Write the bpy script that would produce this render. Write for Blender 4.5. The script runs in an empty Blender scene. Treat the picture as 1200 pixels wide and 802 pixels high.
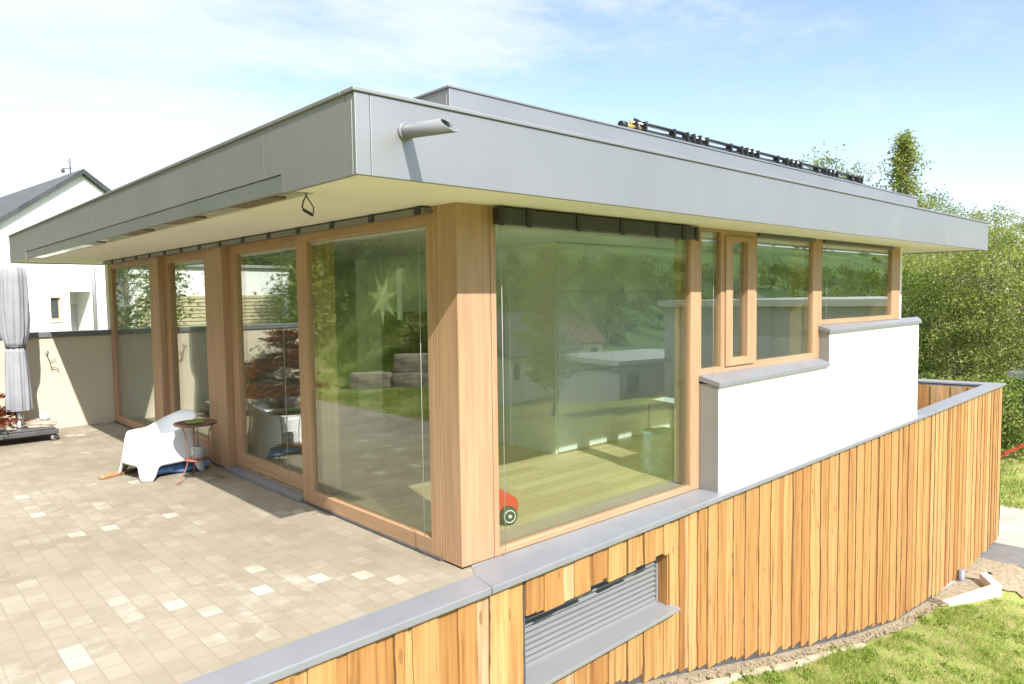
import bpy, bmesh, math, random
import numpy as np
from mathutils import Vector, Matrix
random.seed(7)
RNG = np.random.default_rng(7)
PI = math.pi
sc = bpy.context.scene
COL = sc.collection
rad = math.radians

# ------------------------------------------------------------------ helpers
class MB:
    """collects shapes that become ONE mesh object"""
    def __init__(s): s.v = []; s.f = []; s.c = []; s.smooth = []
    def add(s, vs, fs, col=None, smooth=False):
        o = len(s.v); s.v += [tuple(p) for p in vs]; s.f += [tuple(i + o for i in f) for f in fs]
        s.c += [col or (0.5, 0, 0.5)] * len(vs); s.smooth += [smooth] * len(fs); return o
    def box(s, x0, x1, y0, y1, z0, z1, col=None):
        s.add([(x0,y0,z0),(x1,y0,z0),(x1,y1,z0),(x0,y1,z0),(x0,y0,z1),(x1,y0,z1),(x1,y1,z1),(x0,y1,z1)],
              [(0,3,2,1),(4,5,6,7),(0,1,5,4),(1,2,6,5),(2,3,7,6),(3,0,4,7)], col)
    def prism(s, pts, z0, z1, col=None):           # pts counter-clockwise; z may be per-point lists
        n = len(pts)
        zb = z0 if isinstance(z0, (list, tuple)) else [z0]*n
        zt = z1 if isinstance(z1, (list, tuple)) else [z1]*n
        vs = [(p[0], p[1], zb[i]) for i, p in enumerate(pts)] + [(p[0], p[1], zt[i]) for i, p in enumerate(pts)]
        fs = [tuple(range(n-1,-1,-1)), tuple(range(n, 2*n))] + [(i,(i+1)%n,(i+1)%n+n,i+n) for i in range(n)]
        s.add(vs, fs, col)
    def hexa(s, p, col=None):                      # eight corners, bottom ring then top ring
        s.add(p, [(0,3,2,1),(4,5,6,7),(0,1,5,4),(1,2,6,5),(2,3,7,6),(3,0,4,7)], col)
    def tube(s, path, r, n=8, col=None, cap=True):
        P = [Vector(p) for p in path]; R = r if isinstance(r, (list, tuple)) else [r]*len(P)
        vs = []; up = None
        for i, p in enumerate(P):
            d = (P[min(i+1, len(P)-1)] - P[max(i-1, 0)]).normalized()
            if up is None: up = Vector((0,0,1)) if abs(d.z) < .9 else Vector((1,0,0))
            a = d.cross(up).normalized(); b = a.cross(d).normalized(); up = b
            for k in range(n):
                t = 2*PI*k/n; vs.append(p + (a*math.cos(t) + b*math.sin(t))*R[i])
        fs = [(i*n+k, i*n+(k+1)%n, (i+1)*n+(k+1)%n, (i+1)*n+k) for i in range(len(P)-1) for k in range(n)]
        o = s.add(vs, fs, col, True)
        if cap:
            s.f += [tuple(o+k for k in range(n-1,-1,-1)), tuple(o+(len(P)-1)*n+k for k in range(n))]; s.smooth += [False, False]
    def lathe(s, prof, c, n=20, col=None):
        vs = [(c[0]+r*math.cos(2*PI*k/n), c[1]+r*math.sin(2*PI*k/n), c[2]+z) for r, z in prof for k in range(n)]
        fs = [(i*n+k, i*n+(k+1)%n, (i+1)*n+(k+1)%n, (i+1)*n+k) for i in range(len(prof)-1) for k in range(n)]
        o = s.add(vs, fs, col, True)
        s.f += [tuple(o+k for k in range(n-1,-1,-1)), tuple(o+(len(prof)-1)*n+k for k in range(n))]; s.smooth += [False, False]
    def build(s, name, mat, parent=None, bevel=0, attr=False):
        me = bpy.data.meshes.new(name); me.from_pydata(s.v, [], s.f)
        me.polygons.foreach_set('use_smooth', s.smooth)
        if attr:
            a = me.color_attributes.new('col', 'FLOAT_COLOR', 'POINT')
            a.data.foreach_set('color', np.array([(c[0],c[1],c[2],1) for c in s.c], dtype=np.float32).ravel())
        me.update()
        bm = bmesh.new(); bm.from_mesh(me); bmesh.ops.recalc_face_normals(bm, faces=bm.faces); bm.to_mesh(me); bm.free()
        o = bpy.data.objects.new(name, me); COL.objects.link(o); me.materials.append(mat)
        if parent: o.parent = parent
        if bevel:
            m = o.modifiers.new('edge', 'BEVEL'); m.width = bevel; m.segments = 2; m.limit_method = 'ANGLE'; m.angle_limit = rad(40)
        return o

def tag(o, label=None, cat=None, group=None, kind=None):
    if label: o['label'] = label
    if cat: o['category'] = cat
    if group: o['group'] = group
    if kind: o['kind'] = kind
    return o
def thing(name, label, cat, loc=(0,0,0), group=None):
    o = bpy.data.objects.new(name, None); COL.objects.link(o); o.location = loc; o.empty_display_size = .2
    return tag(o, label, cat, group)
def quads(name, V, mat, parent=None, cols=None, loc=None, tri=False):
    """V: (n,4,3) or (n,3,3) array of separate faces -> one mesh"""
    n, k = V.shape[:2]
    me = bpy.data.meshes.new(name)
    me.vertices.add(n*k); me.vertices.foreach_set('co', V.astype(np.float32).ravel())
    me.loops.add(n*k); me.loops.foreach_set('vertex_index', np.arange(n*k, dtype=np.int32))
    me.polygons.add(n); me.polygons.foreach_set('loop_start', np.arange(0, n*k, k, dtype=np.int32))
    if cols is not None:
        a = me.color_attributes.new('col', 'FLOAT_COLOR', 'POINT')
        a.data.foreach_set('color', np.repeat(cols, k, axis=0).astype(np.float32).ravel())
    me.update(); me.validate()
    o = bpy.data.objects.new(name, me); COL.objects.link(o); me.materials.append(mat)
    if parent: o.parent = parent
    if loc: o.location = loc
    return o

# ------------------------------------------------------------------ materials
class N:
    def __init__(s, name):
        s.m = bpy.data.materials.new(name); s.m.use_nodes = True; s.t = s.m.node_tree; s.t.nodes.clear()
        s.out = s.n('ShaderNodeOutputMaterial')
    def n(s, typ, **kw):
        x = s.t.nodes.new(typ)
        for k, v in kw.items(): setattr(x, k, v)
        return x
    def l(s, a, b): s.t.links.new(a, b)
    def coord(s, scale=(1,1,1), rot=(0,0,0)):
        tc = s.n('ShaderNodeTexCoord'); mp = s.n('ShaderNodeMapping'); s.l(tc.outputs['Object'], mp.inputs['Vector'])
        mp.inputs['Scale'].default_value = scale; mp.inputs['Rotation'].default_value = rot
        return mp.outputs['Vector']
    def noise(s, vec, scale=1, detail=4, rough=.55):
        x = s.n('ShaderNodeTexNoise'); x.inputs['Scale'].default_value = scale; x.inputs['Detail'].default_value = detail
        x.inputs['Roughness'].default_value = rough
        if vec: s.l(vec, x.inputs['Vector'])
        return x.outputs['Fac']
    def ramp(s, fac, stops):
        r = s.n('ShaderNodeValToRGB'); e = r.color_ramp.elements
        while len(e) < len(stops): e.new(.5)
        for i, (p, c) in enumerate(stops): e[i].position = p; e[i].color = (*c, 1) if len(c) == 3 else c
        s.l(fac, r.inputs['Fac']); return r.outputs['Color']
    def mix(s, a, b, fac, mode='MIX'):
        x = s.n('ShaderNodeMix', data_type='RGBA', blend_type=mode)
        for sock, v in ((x.inputs[0], fac), (x.inputs[6], a), (x.inputs[7], b)):
            if hasattr(v, 'is_output'): s.l(v, sock)
            elif isinstance(v, (int, float)): sock.default_value = v
            else: sock.default_value = (*v, 1)
        return x.outputs[2]
    def math(s, op, a, b=0.0, clamp=False):
        x = s.n('ShaderNodeMath', operation=op, use_clamp=clamp)
        for sock, v in ((x.inputs[0], a), (x.inputs[1], b)):
            if hasattr(v, 'is_output'): s.l(v, sock)
            else: sock.default_value = v
        return x.outputs[0]
    def attr(s, name='col'):
        a = s.n('ShaderNodeAttribute'); a.attribute_name = name
        sp = s.n('ShaderNodeSeparateColor'); s.l(a.outputs['Color'], sp.inputs[0]); return sp.outputs
    def bump(s, h, strength=.3, dist=.01):
        b = s.n('ShaderNodeBump'); b.inputs['Strength'].default_value = strength; b.inputs['Distance'].default_value = dist
        s.l(h, b.inputs['Height']); return b.outputs['Normal']
    def finish(s, color, rough=.6, normal=None, metallic=0, spec=.5, coat=0):
        b = s.n('ShaderNodeBsdfPrincipled')
        for nm, v in (('Base Color', color), ('Roughness', rough), ('Metallic', metallic)):
            if hasattr(v, 'is_output'): s.l(v, b.inputs[nm])
            elif isinstance(v, (int, float)): b.inputs[nm].default_value = v
            else: b.inputs[nm].default_value = (*v, 1)
        b.inputs['Specular IOR Level'].default_value = spec; b.inputs['Coat Weight'].default_value = coat
        if normal: s.l(normal, b.inputs['Normal'])
        s.l(b.outputs[0], s.out.inputs['Surface']); return s.m
def plain(name, c, rough=.6, var=.12, scale=6, bump=.05, metallic=0, spec=.5, coat=0):
    k = N(name); v = k.coord()
    f = k.noise(v, scale, 5); lo = tuple(x*(1-var) for x in c); hi = tuple(min(1, x*(1+var)) for x in c)
    col = k.ramp(f, [(.3, lo), (.7, hi)])
    return k.finish(col, rough, k.bump(k.noise(v, scale*12, 3), bump, .004) if bump else None, metallic, spec, coat)
def wood(name, c, axis, rough=.5, dark=.72):
    k = N(name); sv = [22, 22, 22]; sv[axis] = .9
    v = k.coord(sv); v2 = k.coord([x*3.2 for x in sv])
    f = k.noise(v, 1, 6, .6); g = k.noise(v2, 1, 3)
    col = k.ramp(f, [(.25, tuple(x*dark for x in c)), (.55, c), (.8, tuple(min(1, x*1.14) for x in c))])
    col = k.mix(col, tuple(x*.7 for x in c), k.math('MULTIPLY', k.math('GREATER_THAN', g, .62), .25))
    return k.finish(col, rough, k.bump(f, .12, .003), spec=.35)

LARCH = (.395, .243, .143)
M = {}
M['frame_z'] = wood('larch_upright', LARCH, 2); M['frame_x'] = wood('larch_along_x', LARCH, 0); M['frame_y'] = wood('larch_along_y', LARCH, 1)
M['inner_wood'] = wood('indoor_spruce', (.58, .42, .22), 2)
M['metal'] = plain('grey_fascia_metal', (.315, .318, .33), .46, .05, 1.3, .0, .65, .5)
M['coping'] = plain('grey_coping_metal', (.20, .206, .23), .4, .06, 3, .02, .1, .5)
M['dark_metal'] = plain('dark_grey_metal', (.07, .07, .075), .45, .2, 8, .02)
M['wall_coping'] = plain('slate_grey_coping', (.12, .125, .135), .45, .1, 4, .02)
M['soffit'] = plain('cream_soffit_paint', (.76, .715, .65), .7, .03, 2, .02)
M['white'] = plain('white_render', (.83, .83, .81), .85, .02, 2, .25)
M['beige'] = plain('beige_render', (.52, .455, .35), .9, .04, 1.5, .3)
M['inside_white'] = plain('indoor_white_paint', (.76, .79, .77), .6, .02, 2, .0)
M['black'] = plain('black_blind_metal', (.018, .018, .02), .5, .2, 6, .0)
M['blind'] = plain('anthracite_blind_slats', (.035, .035, .038), .5, .2, 6, .0)
M['steel'] = plain('bright_steel', (.6, .6, .6), .3, .05, 6, 0, .9)
M['white_plastic'] = plain('white_plastic', (.74, .75, .77), .38, .01, 3, 0)
M['wire'] = plain('pale_wire', (.38, .38, .35), .4, .02, 3, 0)
M['louvre'] = plain('light_grey_louvre', (.26, .265, .275), .4, .03, 3, 0, .3)

def glass():
    k = N('double_glazing')
    lw = k.n('ShaderNodeLayerWeight'); lw.inputs['Blend'].default_value = .5
    f = k.math('POWER', lw.outputs['Facing'], 2.4)
    f = k.math('ADD', k.math('MULTIPLY', f, .9), .032, True)
    tr = k.n('ShaderNodeBsdfTransparent'); tr.inputs[0].default_value = (.845, .89, .862, 1)
    gl = k.n('ShaderNodeBsdfGlossy'); gl.inputs['Roughness'].default_value = 0.0; gl.inputs['Color'].default_value = (.96, 1, .97, 1)
    # faint waviness of real float glass
    v = k.coord((.8, .8, .8)); k.l(k.bump(k.noise(v, 1.2, 1), .02, .02), gl.inputs['Normal'])
    mx = k.n('ShaderNodeMixShader'); k.l(f, mx.inputs[0]); k.l(tr.outputs[0], mx.inputs[1]); k.l(gl.outputs[0], mx.inputs[2])
    k.l(mx.outputs[0], k.out.inputs['Surface']); return k.m
M['glass'] = glass()

def boards_mat():
    k = N('weathering_larch_boards'); a = k.attr()
    tc = k.n('ShaderNodeTexCoord')
    cb = k.n('ShaderNodeCombineXYZ'); k.l(k.math('MULTIPLY', a[0], 37.0), cb.inputs[2]); k.l(k.math('MULTIPLY', a[2], 9.0), cb.inputs[0])
    ad = k.n('ShaderNodeVectorMath', operation='ADD'); k.l(tc.outputs['Object'], ad.inputs[0]); k.l(cb.outputs[0], ad.inputs[1])
    def mp(sx, sz):
        m = k.n('ShaderNodeMapping'); m.inputs['Scale'].default_value = (sx, sx, sz); k.l(ad.outputs[0], m.inputs['Vector']); return m.outputs[0]
    grain = k.noise(mp(26, 1.1), 1, 6, .62); fine = k.noise(mp(95, 2.2), 1, 3)
    c = k.ramp(a[0], [(0, (.27, .125, .042)), (.25, (.335, .172, .060)), (.5, (.38, .212, .080)), (.8, (.44, .265, .112)), (1, (.39, .275, .165))])
    c = k.mix(c, k.ramp(grain, [(.30, (.46, .38, .30)), (.46, (.88, .85, .80)), (.56, (1.0, 1.0, 1.0)), (.70, (1.14, 1.18, 1.22))]), .9, 'MULTIPLY')
    c = k.mix(c, (.30, .15, .06), k.math('MULTIPLY', k.math('GREATER_THAN', fine, .64), .4))
    kn = k.n('ShaderNodeTexVoronoi'); kn.inputs['Scale'].default_value = 1; k.l(mp(7, 2.2), kn.inputs['Vector'])
    c = k.mix(c, (.22, .10, .04), k.math('MULTIPLY', k.math('LESS_THAN', kn.outputs['Distance'], .11), .8))
    bark = k.ramp(k.noise(mp(30, 7), 1, 4), [(.3, (.055, .032, .02)), (.55, (.11, .065, .035)), (.75, (.22, .14, .08))])
    bf = k.math('MULTIPLY', a[1], k.math('ADD', k.noise(mp(9, 3.2), 1, 3), .25), False)
    c = k.mix(c, bark, k.ramp(bf, [(.58, (0,0,0)), (.72, (1,1,1))]))
    return k.finish(c, .62, k.bump(grain, .3, .004), spec=.3)
M['boards'] = boards_mat()

def pavers():
    k = N('concrete_block_paving'); v = k.coord((1,1,1), (0,0,PI/2))
    def brick(c1, c2, mort):
        b = k.n('ShaderNodeTexBrick'); k.l(v, b.inputs['Vector'])
        b.inputs['Color1'].default_value = c1; b.inputs['Color2'].default_value = c2; b.inputs['Mortar'].default_value = mort
        for nm, val in (('Scale', 1), ('Mortar Size', .0045), ('Mortar Smooth', .25), ('Bias', 0), ('Brick Width', .165), ('Row Height', .125)): b.inputs[nm].default_value = val
        return b
    b = brick((0,0,0,1), (1,1,1,1), (.5,.5,.5,1)); rnd = b.outputs['Color']; mort = b.outputs['Fac']
    c = k.ramp(rnd, [(0, (.246, .220, .178)), (.3, (.258, .232, .188)), (.6, (.264, .236, .193)), (1, (.276, .25, .206))])
    w = k.coord(); big = k.noise(w, .55, 4, .6); mid = k.noise(w, 2.6, 4, .6); fine = k.noise(w, 70, 3)
    c = k.mix(c, k.ramp(big, [(.3, (.82, .78, .70)), (.7, (1.12, 1.10, 1.07))]), .8, 'MULTIPLY')
    c = k.mix(c, k.ramp(mid, [(.3, (.88, .87, .84)), (.7, (1.07, 1.07, 1.07))]), .8, 'MULTIPLY')
    # lime bloom: some whole blocks washed white, in drifts
    drift = k.ramp(k.noise(k.coord((1,1,1)), .85, 4, .65), [(.48, (0,0,0)), (.66, (1,1,1))])
    sel = k.math('MULTIPLY', k.math('ADD', k.math('MULTIPLY', k.math('GREATER_THAN', rnd, .93), .40), k.math('MULTIPLY', k.math('GREATER_THAN', rnd, .78), .10)), k.math('ADD', k.math('MULTIPLY', drift, 1.15), .06))
    sel = k.math('MULTIPLY', sel, k.math('ADD', k.math('MULTIPLY', k.noise(w, 14, 4, .6), 1.2), .35), True)
    c = k.mix(c, (.62, .59, .52), sel)
    edge = k.ramp(k.noise(w, 9, 4), [(.5, (0,0,0)), (.62, (1,1,1))])
    st_ = k.ramp(k.noise(w, 1.7, 6, .7), [(.52, (0,0,0)), (.66, (1,1,1))])
    c = k.mix(c, (.175, .145, .095), k.math('MULTIPLY', st_, .28))
    bloom = k.math('MULTIPLY', k.math('MULTIPLY', edge, k.ramp(k.noise(w, .8, 3), [(.5, (0,0,0)), (.6, (1,1,1))])), .2)
    c = k.mix(c, (.50, .47, .41), bloom)
    c = k.mix(c, (.185, .16, .115), k.math('MULTIPLY', mort, .42))
    h = k.math('ADD', k.math('MULTIPLY', mort, -1.0), k.math('MULTIPLY', fine, .25))
    return k.finish(c, .85, k.bump(h, .35, .006), spec=.3)
M['pavers'] = pavers()

def ground_mat():
    k = N('meadow_and_lawn'); v = k.coord()
    n1 = k.noise(v, .35, 5, .6); n2 = k.noise(v, 5, 5, .65); n3 = k.noise(v, .012, 4); n4 = k.noise(v, 40, 3)
    near = k.ramp(n2, [(.28, (.33, .26, .15)), (.42, (.25, .235, .09)), (.6, (.19, .24, .06)), (.8, (.25, .27, .09))])
    near = k.mix(near, k.ramp(n1, [(.35, (.75, .78, .7)), (.65, (1.15, 1.15, 1.1))]), .8, 'MULTIPLY')
    far = k.ramp(n3, [(.34, (.05, .08, .03)), (.44, (.085, .145, .045)), (.5, (.065, .105, .035)), (.56, (.11, .18, .055)), (.7, (.13, .18, .065))])
    st = k.noise(k.coord((.004, .02, .02)), 1, 2)
    far = k.mix(far, k.ramp(st, [(.42, (.62, .7, .6)), (.5, (1.1, 1.1, 1.0)), (.58, (.85, .9, .8))]), .9, 'MULTIPLY')
    sp = k.n('ShaderNodeSeparateXYZ'); k.l(k.coord(), sp.inputs[0])
    c = k.mix(near, far, k.math('MULTIPLY', k.math('ADD', sp.outputs[1], 60), -1/50, True))
    return k.finish(c, .9, k.bump(n4, .5, .03), spec=.15)
M['ground'] = ground_mat()
M['asphalt'] = plain('worn_asphalt', (.13, .125, .125), .85, .18, 2.5, .4)
M['pale_paving'] = plain('pale_concrete_drive', (.30, .275, .24), .9, .12, 1.5, .3)
M['gravel'] = plain('pale_sandy_gravel', (.25, .205, .14), .95, .35, 14, .9)
M['kerb'] = plain('pale_concrete_kerb', (.56, .53, .48), .9, .1, 5, .3)
M['concrete'] = plain('grey_concrete', (.30, .30, .31), .85, .1, 4, .2)

def leaf(name, stops, trans=.42):
    k = N(name); a = k.attr(); c = k.ramp(a[0], stops)
    d = k.n('ShaderNodeBsdfDiffuse'); t = k.n('ShaderNodeBsdfTranslucent'); k.l(c, d.inputs[0])
    c2 = k.mix(c, (1.25, 1.3, .7), 1.0, 'MULTIPLY'); k.l(c2, t.inputs[0])
    mx = k.n('ShaderNodeMixShader'); mx.inputs[0].default_value = trans
    k.l(d.outputs[0], mx.inputs[1]); k.l(t.outputs[0], mx.inputs[2]); k.l(mx.outputs[0], k.out.inputs['Surface']); return k.m
M['leaf_spring'] = leaf('spring_foliage', [(0, (.11, .15, .045)), (.5, (.215, .255, .08)), (1, (.31, .335, .125))])
M['leaf_green'] = leaf('green_foliage', [(0, (.05, .085, .022)), (.5, (.10, .155, .04)), (1, (.17, .225, .065))])
M['leaf_bronze'] = leaf('budding_foliage', [(0, (.12, .125, .05)), (.5, (.215, .21, .085)), (1, (.30, .285, .13))])
M['leaf_silver'] = leaf('silvery_foliage', [(0, (.12, .155, .085)), (.5, (.20, .235, .13)), (1, (.29, .315, .19))])
M['leaf_yellow'] = leaf('yellow_green_foliage', [(0, (.13, .17, .02)), (.5, (.20, .24, .03)), (1, (.28, .31, .05))], .5)
M['leaf_dark'] = leaf('dark_foliage', [(0, (.02, .04, .012)), (.5, (.035, .065, .018)), (1, (.06, .095, .025))])
M['leaf_red'] = leaf('red_maple_foliage', [(0, (.07, .016, .012)), (.5, (.125, .032, .018)), (1, (.19, .065, .03))], .3)
M['blade'] = leaf('grass_blades', [(0, (.105, .16, .033)), (.4, (.18, .25, .05)), (.75, (.26, .30, .082)), (1, (.40, .35, .165))], .3)
M['bark'] = plain('grey_brown_bark', (.20, .175, .135), .9, .3, 12, .6)

# ------------------------------------------------------------------ terrain
BX = [-2500,-60,-10,-3.6,-2,0,1.64,2.59,3.98,6.43,8.11,10.2,12,15,17,21.7,26,35,60,2500]
BZ = [1.5,1.5,.35,-.03,-.35,-.85,-1.38,-1.63,-2.01,-2.63,-2.99,-3.24,-3.37,-3.42,-3.22,-2.55,-1.5,-.9,.5,2]
VY = [-3000,-900,-600,-420,-260,-130,-70,-9,-.5,3000]
VZ = [110,105,82,58,18,-13,-10.5,-1.6,0,0]
def sstep(a, b, x):
    t = np.clip((x-a)/(b-a), 0, 1); return t*t*(3-2*t)
def ground_z(x, y):
    x = np.asarray(x, float); y = np.asarray(y, float)
    z = np.interp(x, BX, BZ) + np.interp(y, VY, VZ)
    s = (x+5.2)*-.76 + (y-9.07)*.65                 # distance behind the stone edging of the garden bank
    hill = np.interp(s, [0,.5,8,18,40,90,400], [0,.35,3.4,6.0,9,13,20])*sstep(-4.4, -7.2, x + .33*(y-9))
    z = z + hill
    z = z + np.where(y > 9.3, sstep(9.3, 20, y)*.6*sstep(9, 2, x), 0)
    # the ground drops away inside the house so that it never meets the floors
    inside = (x > -3.6) & (x < 8.6) & (y > -.15) & (y < 9.3)
    z = np.where(inside, np.minimum(z, -.6), z)
    z = np.where((x > 8.5) & (x < 14.4) & (y > .2) & (y < 9), np.minimum(z, -3.2), z)
    return z
def gz(x, y): return float(ground_z(x, y))
def axis(lo, hi, dlo, dhi, step, gr=1.16):
    a = list(np.arange(dlo, dhi+1e-6, step)); s = step; x = dhi
    while x < hi: s *= gr; x += s; a.append(min(x, hi))
    s = step; x = dlo; pre = []
    while x > lo: s *= gr; x -= s; pre.append(max(x, lo))
    return np.array(pre[::-1] + a)
gx = axis(-2500, 2500, -12, 30, .35); gy = axis(-2500, 2500, -9, 12, .35)
gx = np.unique(np.concatenate([gx, [-3.62, -3.58, 8.6]])); gy = np.unique(np.concatenate([gy, [-.16, -.14]]))
X, Y = np.meshgrid(gx, gy); Z = ground_z(X, Y)
Z = Z + (RNG.random(Z.shape)-.5)*.02*((Y < -.5) | (X < -5))
nx, ny = len(gx), len(gy)
me = bpy.data.meshes.new('ground')
me.from_pydata(np.stack([X, Y, Z], -1).reshape(-1, 3).tolist(), [], [(j*nx+i, j*nx+i+1, (j+1)*nx+i+1, (j+1)*nx+i) for j in range(ny-1) for i in range(nx-1)])
me.polygons.foreach_set('use_smooth', [True]*len(me.polygons)); me.materials.append(M['ground'])
go = bpy.data.objects.new('ground', me); COL.objects.link(go); tag(go, kind='structure')

def sheet(name, mat, pts_fn, nu, nv, lift):
    m = MB(); vs = []
    for j in range(nv+1):
        for i in range(nu+1):
            x, y = pts_fn(i/nu, j/nv); vs.append((x, y, gz(x, y)+lift))
    m.add(vs, [(j*(nu+1)+i, j*(nu+1)+i+1, (j+1)*(nu+1)+i+1, (j+1)*(nu+1)+i) for j in range(nv) for i in range(nu)], None, True)
    return tag(m.build(name, mat), kind='structure')
sheet('driveway', M['pale_paving'], lambda u, v: (14.6+2.5*u + .2*math.sin(v*5), -9+12.5*v), 6, 40, .03)
sheet('road_surface', M['asphalt'], lambda u, v: (13.25+1.36*u + .08*math.sin(v*9)*(1-u)+.2*math.sin(v*5)*u, -9+12.5*v), 5, 40, .03)
fl = lambda x: -.397 + .031*x                       # outer line of the timber parapet in plan
sheet('gravel_strip', M['gravel'], lambda u, v: (-3+13.2*u, fl(-3+13.2*u)+.30-(.42+.05*math.sin(u*40)+.03*math.sin(u*97))*v), 120, 4, .02)
sheet('gravel_apron', M['gravel'], lambda u, v: (11.7+1.75*u+.12*math.sin(v*11)+.1*math.sin(v*23), -.95-.12*math.sin(u*7)+1.3*v), 10, 10, .025)

sheet('gravel_bed', M['gravel'], lambda u, v: (9.7+2.05*u, -.28-.34*min(u,.78)/.78+.3*max(0,u-.78)/.22 + v*(.75)), 12, 6, .02)
# ------------------------------------------------------------------ terrace
t = MB(); t.prism([(-3.47,-.28),(-.02,-.18),(.07,-.05),(.07,.0),(0,.0),(0,9.01),(-3.47,9.01)], -.25, 0.0)
tag(t.build('terrace', M['pavers']), kind='structure')
gwall = thing('terrace_wall', 'beige rendered wall with grey metal coping closing the end of the terrace', 'wall', (-1.7,9.1,0))
gwall.location = (0,0,0)
w = MB(); w.box(-3.44, .0, 9.015, 9.25, -.4, 1.42); w.build('wall', M['beige'], gwall)
w = MB(); w.box(-3.48, -.003, 8.985, 9.28, 1.42, 1.50); w.build('coping', M['wall_coping'], gwall, .006)

# ------------------------------------------------------------------ timber parapet
par = thing('timber_wall', 'vertical waney larch board wall under a grey metal coping, below the windows', 'wall')
BOT_X = [-3.5,-1.5,.3,1.64,2.59,3.98,6.43,8.11,10.17,11.87,14.67]; BOT_Z = [.0,-.42,-.93,-1.31,-1.55,-1.93,-2.55,-2.91,-3.17,-3.27,-3.27]
def boards(m, A, B, ztop, zbot, cut=None, seed=1, wmin=.10, wmax=.19, flip=1):
    R = random.Random(seed); A = Vector(A); B = Vector(B); L = (B-A).length; u = (B-A)/L; n = Vector((u.y, -u.x))*flip
    s = 0; k = 0
    while s < L-.03:
        w = R.uniform(wmin, wmax) if R.random() > .25 else R.uniform(wmin*.55, wmin)
        w = min(w, L-s); proud = k % 2 == 0; off = .020 + R.uniform(0, .008) if proud else R.uniform(.002, .010)
        over = .013 if proud else -.002
        s0, s1 = s-over, s+w+over
        if not proud: s0, s1 = s+.002, s+w-.002
        tint = min(1, max(0, R.gauss(.5, .24))); b2 = R.random()
        zb = zbot(s+w/2) + R.uniform(-.03, .03)
        segs = [(zb, ztop)]
        if cut and s+w/2 > cut[0] and s+w/2 < cut[1]:
            segs = [(cut[3]+.022*math.sin(s*7.3)+R.uniform(-.014,.014), ztop), (zb, cut[2]-.03)]
        if cut and not (s+w/2 > cut[0] and s+w/2 < cut[1]):
            s0 = max(s0, cut[1]) if s+w/2 > cut[1] else s0
            s1 = min(s1, cut[0]) if s+w/2 < cut[0] else s1
        if cut and s+w/2 > cut[0] and s+w/2 < cut[1]: s0, s1 = max(s0, cut[0]), min(s1, cut[1])
        la, lb = R.random()*10, R.random()*10; am = R.uniform(.002, .009) if proud else .001
        bl = R.random() < .5; br = R.random() < .5
        for z0, z1 in segs:
            nz = max(2, int((z1-z0)/.13)); ww = s1-s0; e1 = min(.3, .014/ww); cols = [0, e1, e1+.02, .98-e1, 1-e1, 1]
            vs = []; cs = []
            for i in range(nz+1):
                z = z0+(z1-z0)*i/nz
                ea = am*(math.sin(z*3.1+la)+.6*math.sin(z*8.3+la*2)+.3*math.sin(z*21+la)); eb = am*(math.sin(z*2.7+lb)+.6*math.sin(z*7.1+lb*2)+.3*math.sin(z*19+lb))
                for q, cpos in enumerate(cols):
                    if not proud and q in (0, 5): ss = (s0 if q == 0 else s1)
                    else: ss = s0 + ww*cpos + ea*(1-cpos) + eb*cpos
                    d = off - (.006 if q in (0, 5) and proud else 0)
                    p = A + u*ss + n*d; vs.append((p.x, p.y, z))
                    cs.append((tint, (1.0 if bl else .25) if q == 0 else ((1.0 if br else .25) if q == 5 else (.5 if (q == 1 and bl) or (q == 4 and br) else 0.)), b2))
                for q in (0, 1):
                    p = A + u*(s0+ea if q == 0 else s1+eb) + n*(off-.028); vs.append((p.x, p.y, z)); cs.append((tint*.8, .6, b2))
            fs = []
            for i in range(nz):
                a, b = i*8, (i+1)*8
                for q in range(5): fs.append((a+q, a+q+1, b+q+1, b+q))
                fs.append((a+6, a, b, b+6)); fs.append((a+5, a+7, b+7, b+5))
            fs.append((6, 7, 5, 4, 3, 2, 1, 0)); e = nz*8; fs.append((e, e+1, e+2, e+3, e+4, e+5, e+7, e+6))
            o = m.add(vs, fs); m.c[o:o+len(vs)] = cs
        s += w; k += 1
m = MB()
fa, fb = (-3.5, fl(-3.5)+.055), (14.62, fl(14.62)+.055)
S0 = 3.5
boards(m, fa, fb, -.05, lambda s: float(np.interp(s-S0, BOT_X, BOT_Z)), cut=(S0+.30, S0+2.13, -.83, -.34), seed=5)
boards(m, fb, (13.2, 6.0), -.05, lambda s: -3.27, seed=9)
m.build('cladding', M['boards'], par, attr=True)
m = MB(); boards(m, (13.97, .35), (12.9, 5.6), -.05, lambda s: -1.0, seed=12, flip=-1, wmin=.14, wmax=.22)
m.build('cladding', M['boards'], par, attr=True)
# bearing wall behind the boards (kept clear of the louvre niche)
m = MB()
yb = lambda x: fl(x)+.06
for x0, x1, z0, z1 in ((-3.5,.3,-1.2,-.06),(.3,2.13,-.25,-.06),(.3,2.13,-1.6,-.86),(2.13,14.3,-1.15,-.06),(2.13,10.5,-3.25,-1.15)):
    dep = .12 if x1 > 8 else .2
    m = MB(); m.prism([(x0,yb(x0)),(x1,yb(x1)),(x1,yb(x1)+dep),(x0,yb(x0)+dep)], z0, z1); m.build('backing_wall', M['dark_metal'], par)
m = MB(); m.prism([(14.5,.12),(14.2,1.7),(13.1,5.9),(12.95,5.8),(14.0,1.6),(14.2,.2)], -1.15, -.06); m.build('backing_wall', M['dark_metal'], par)
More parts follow.
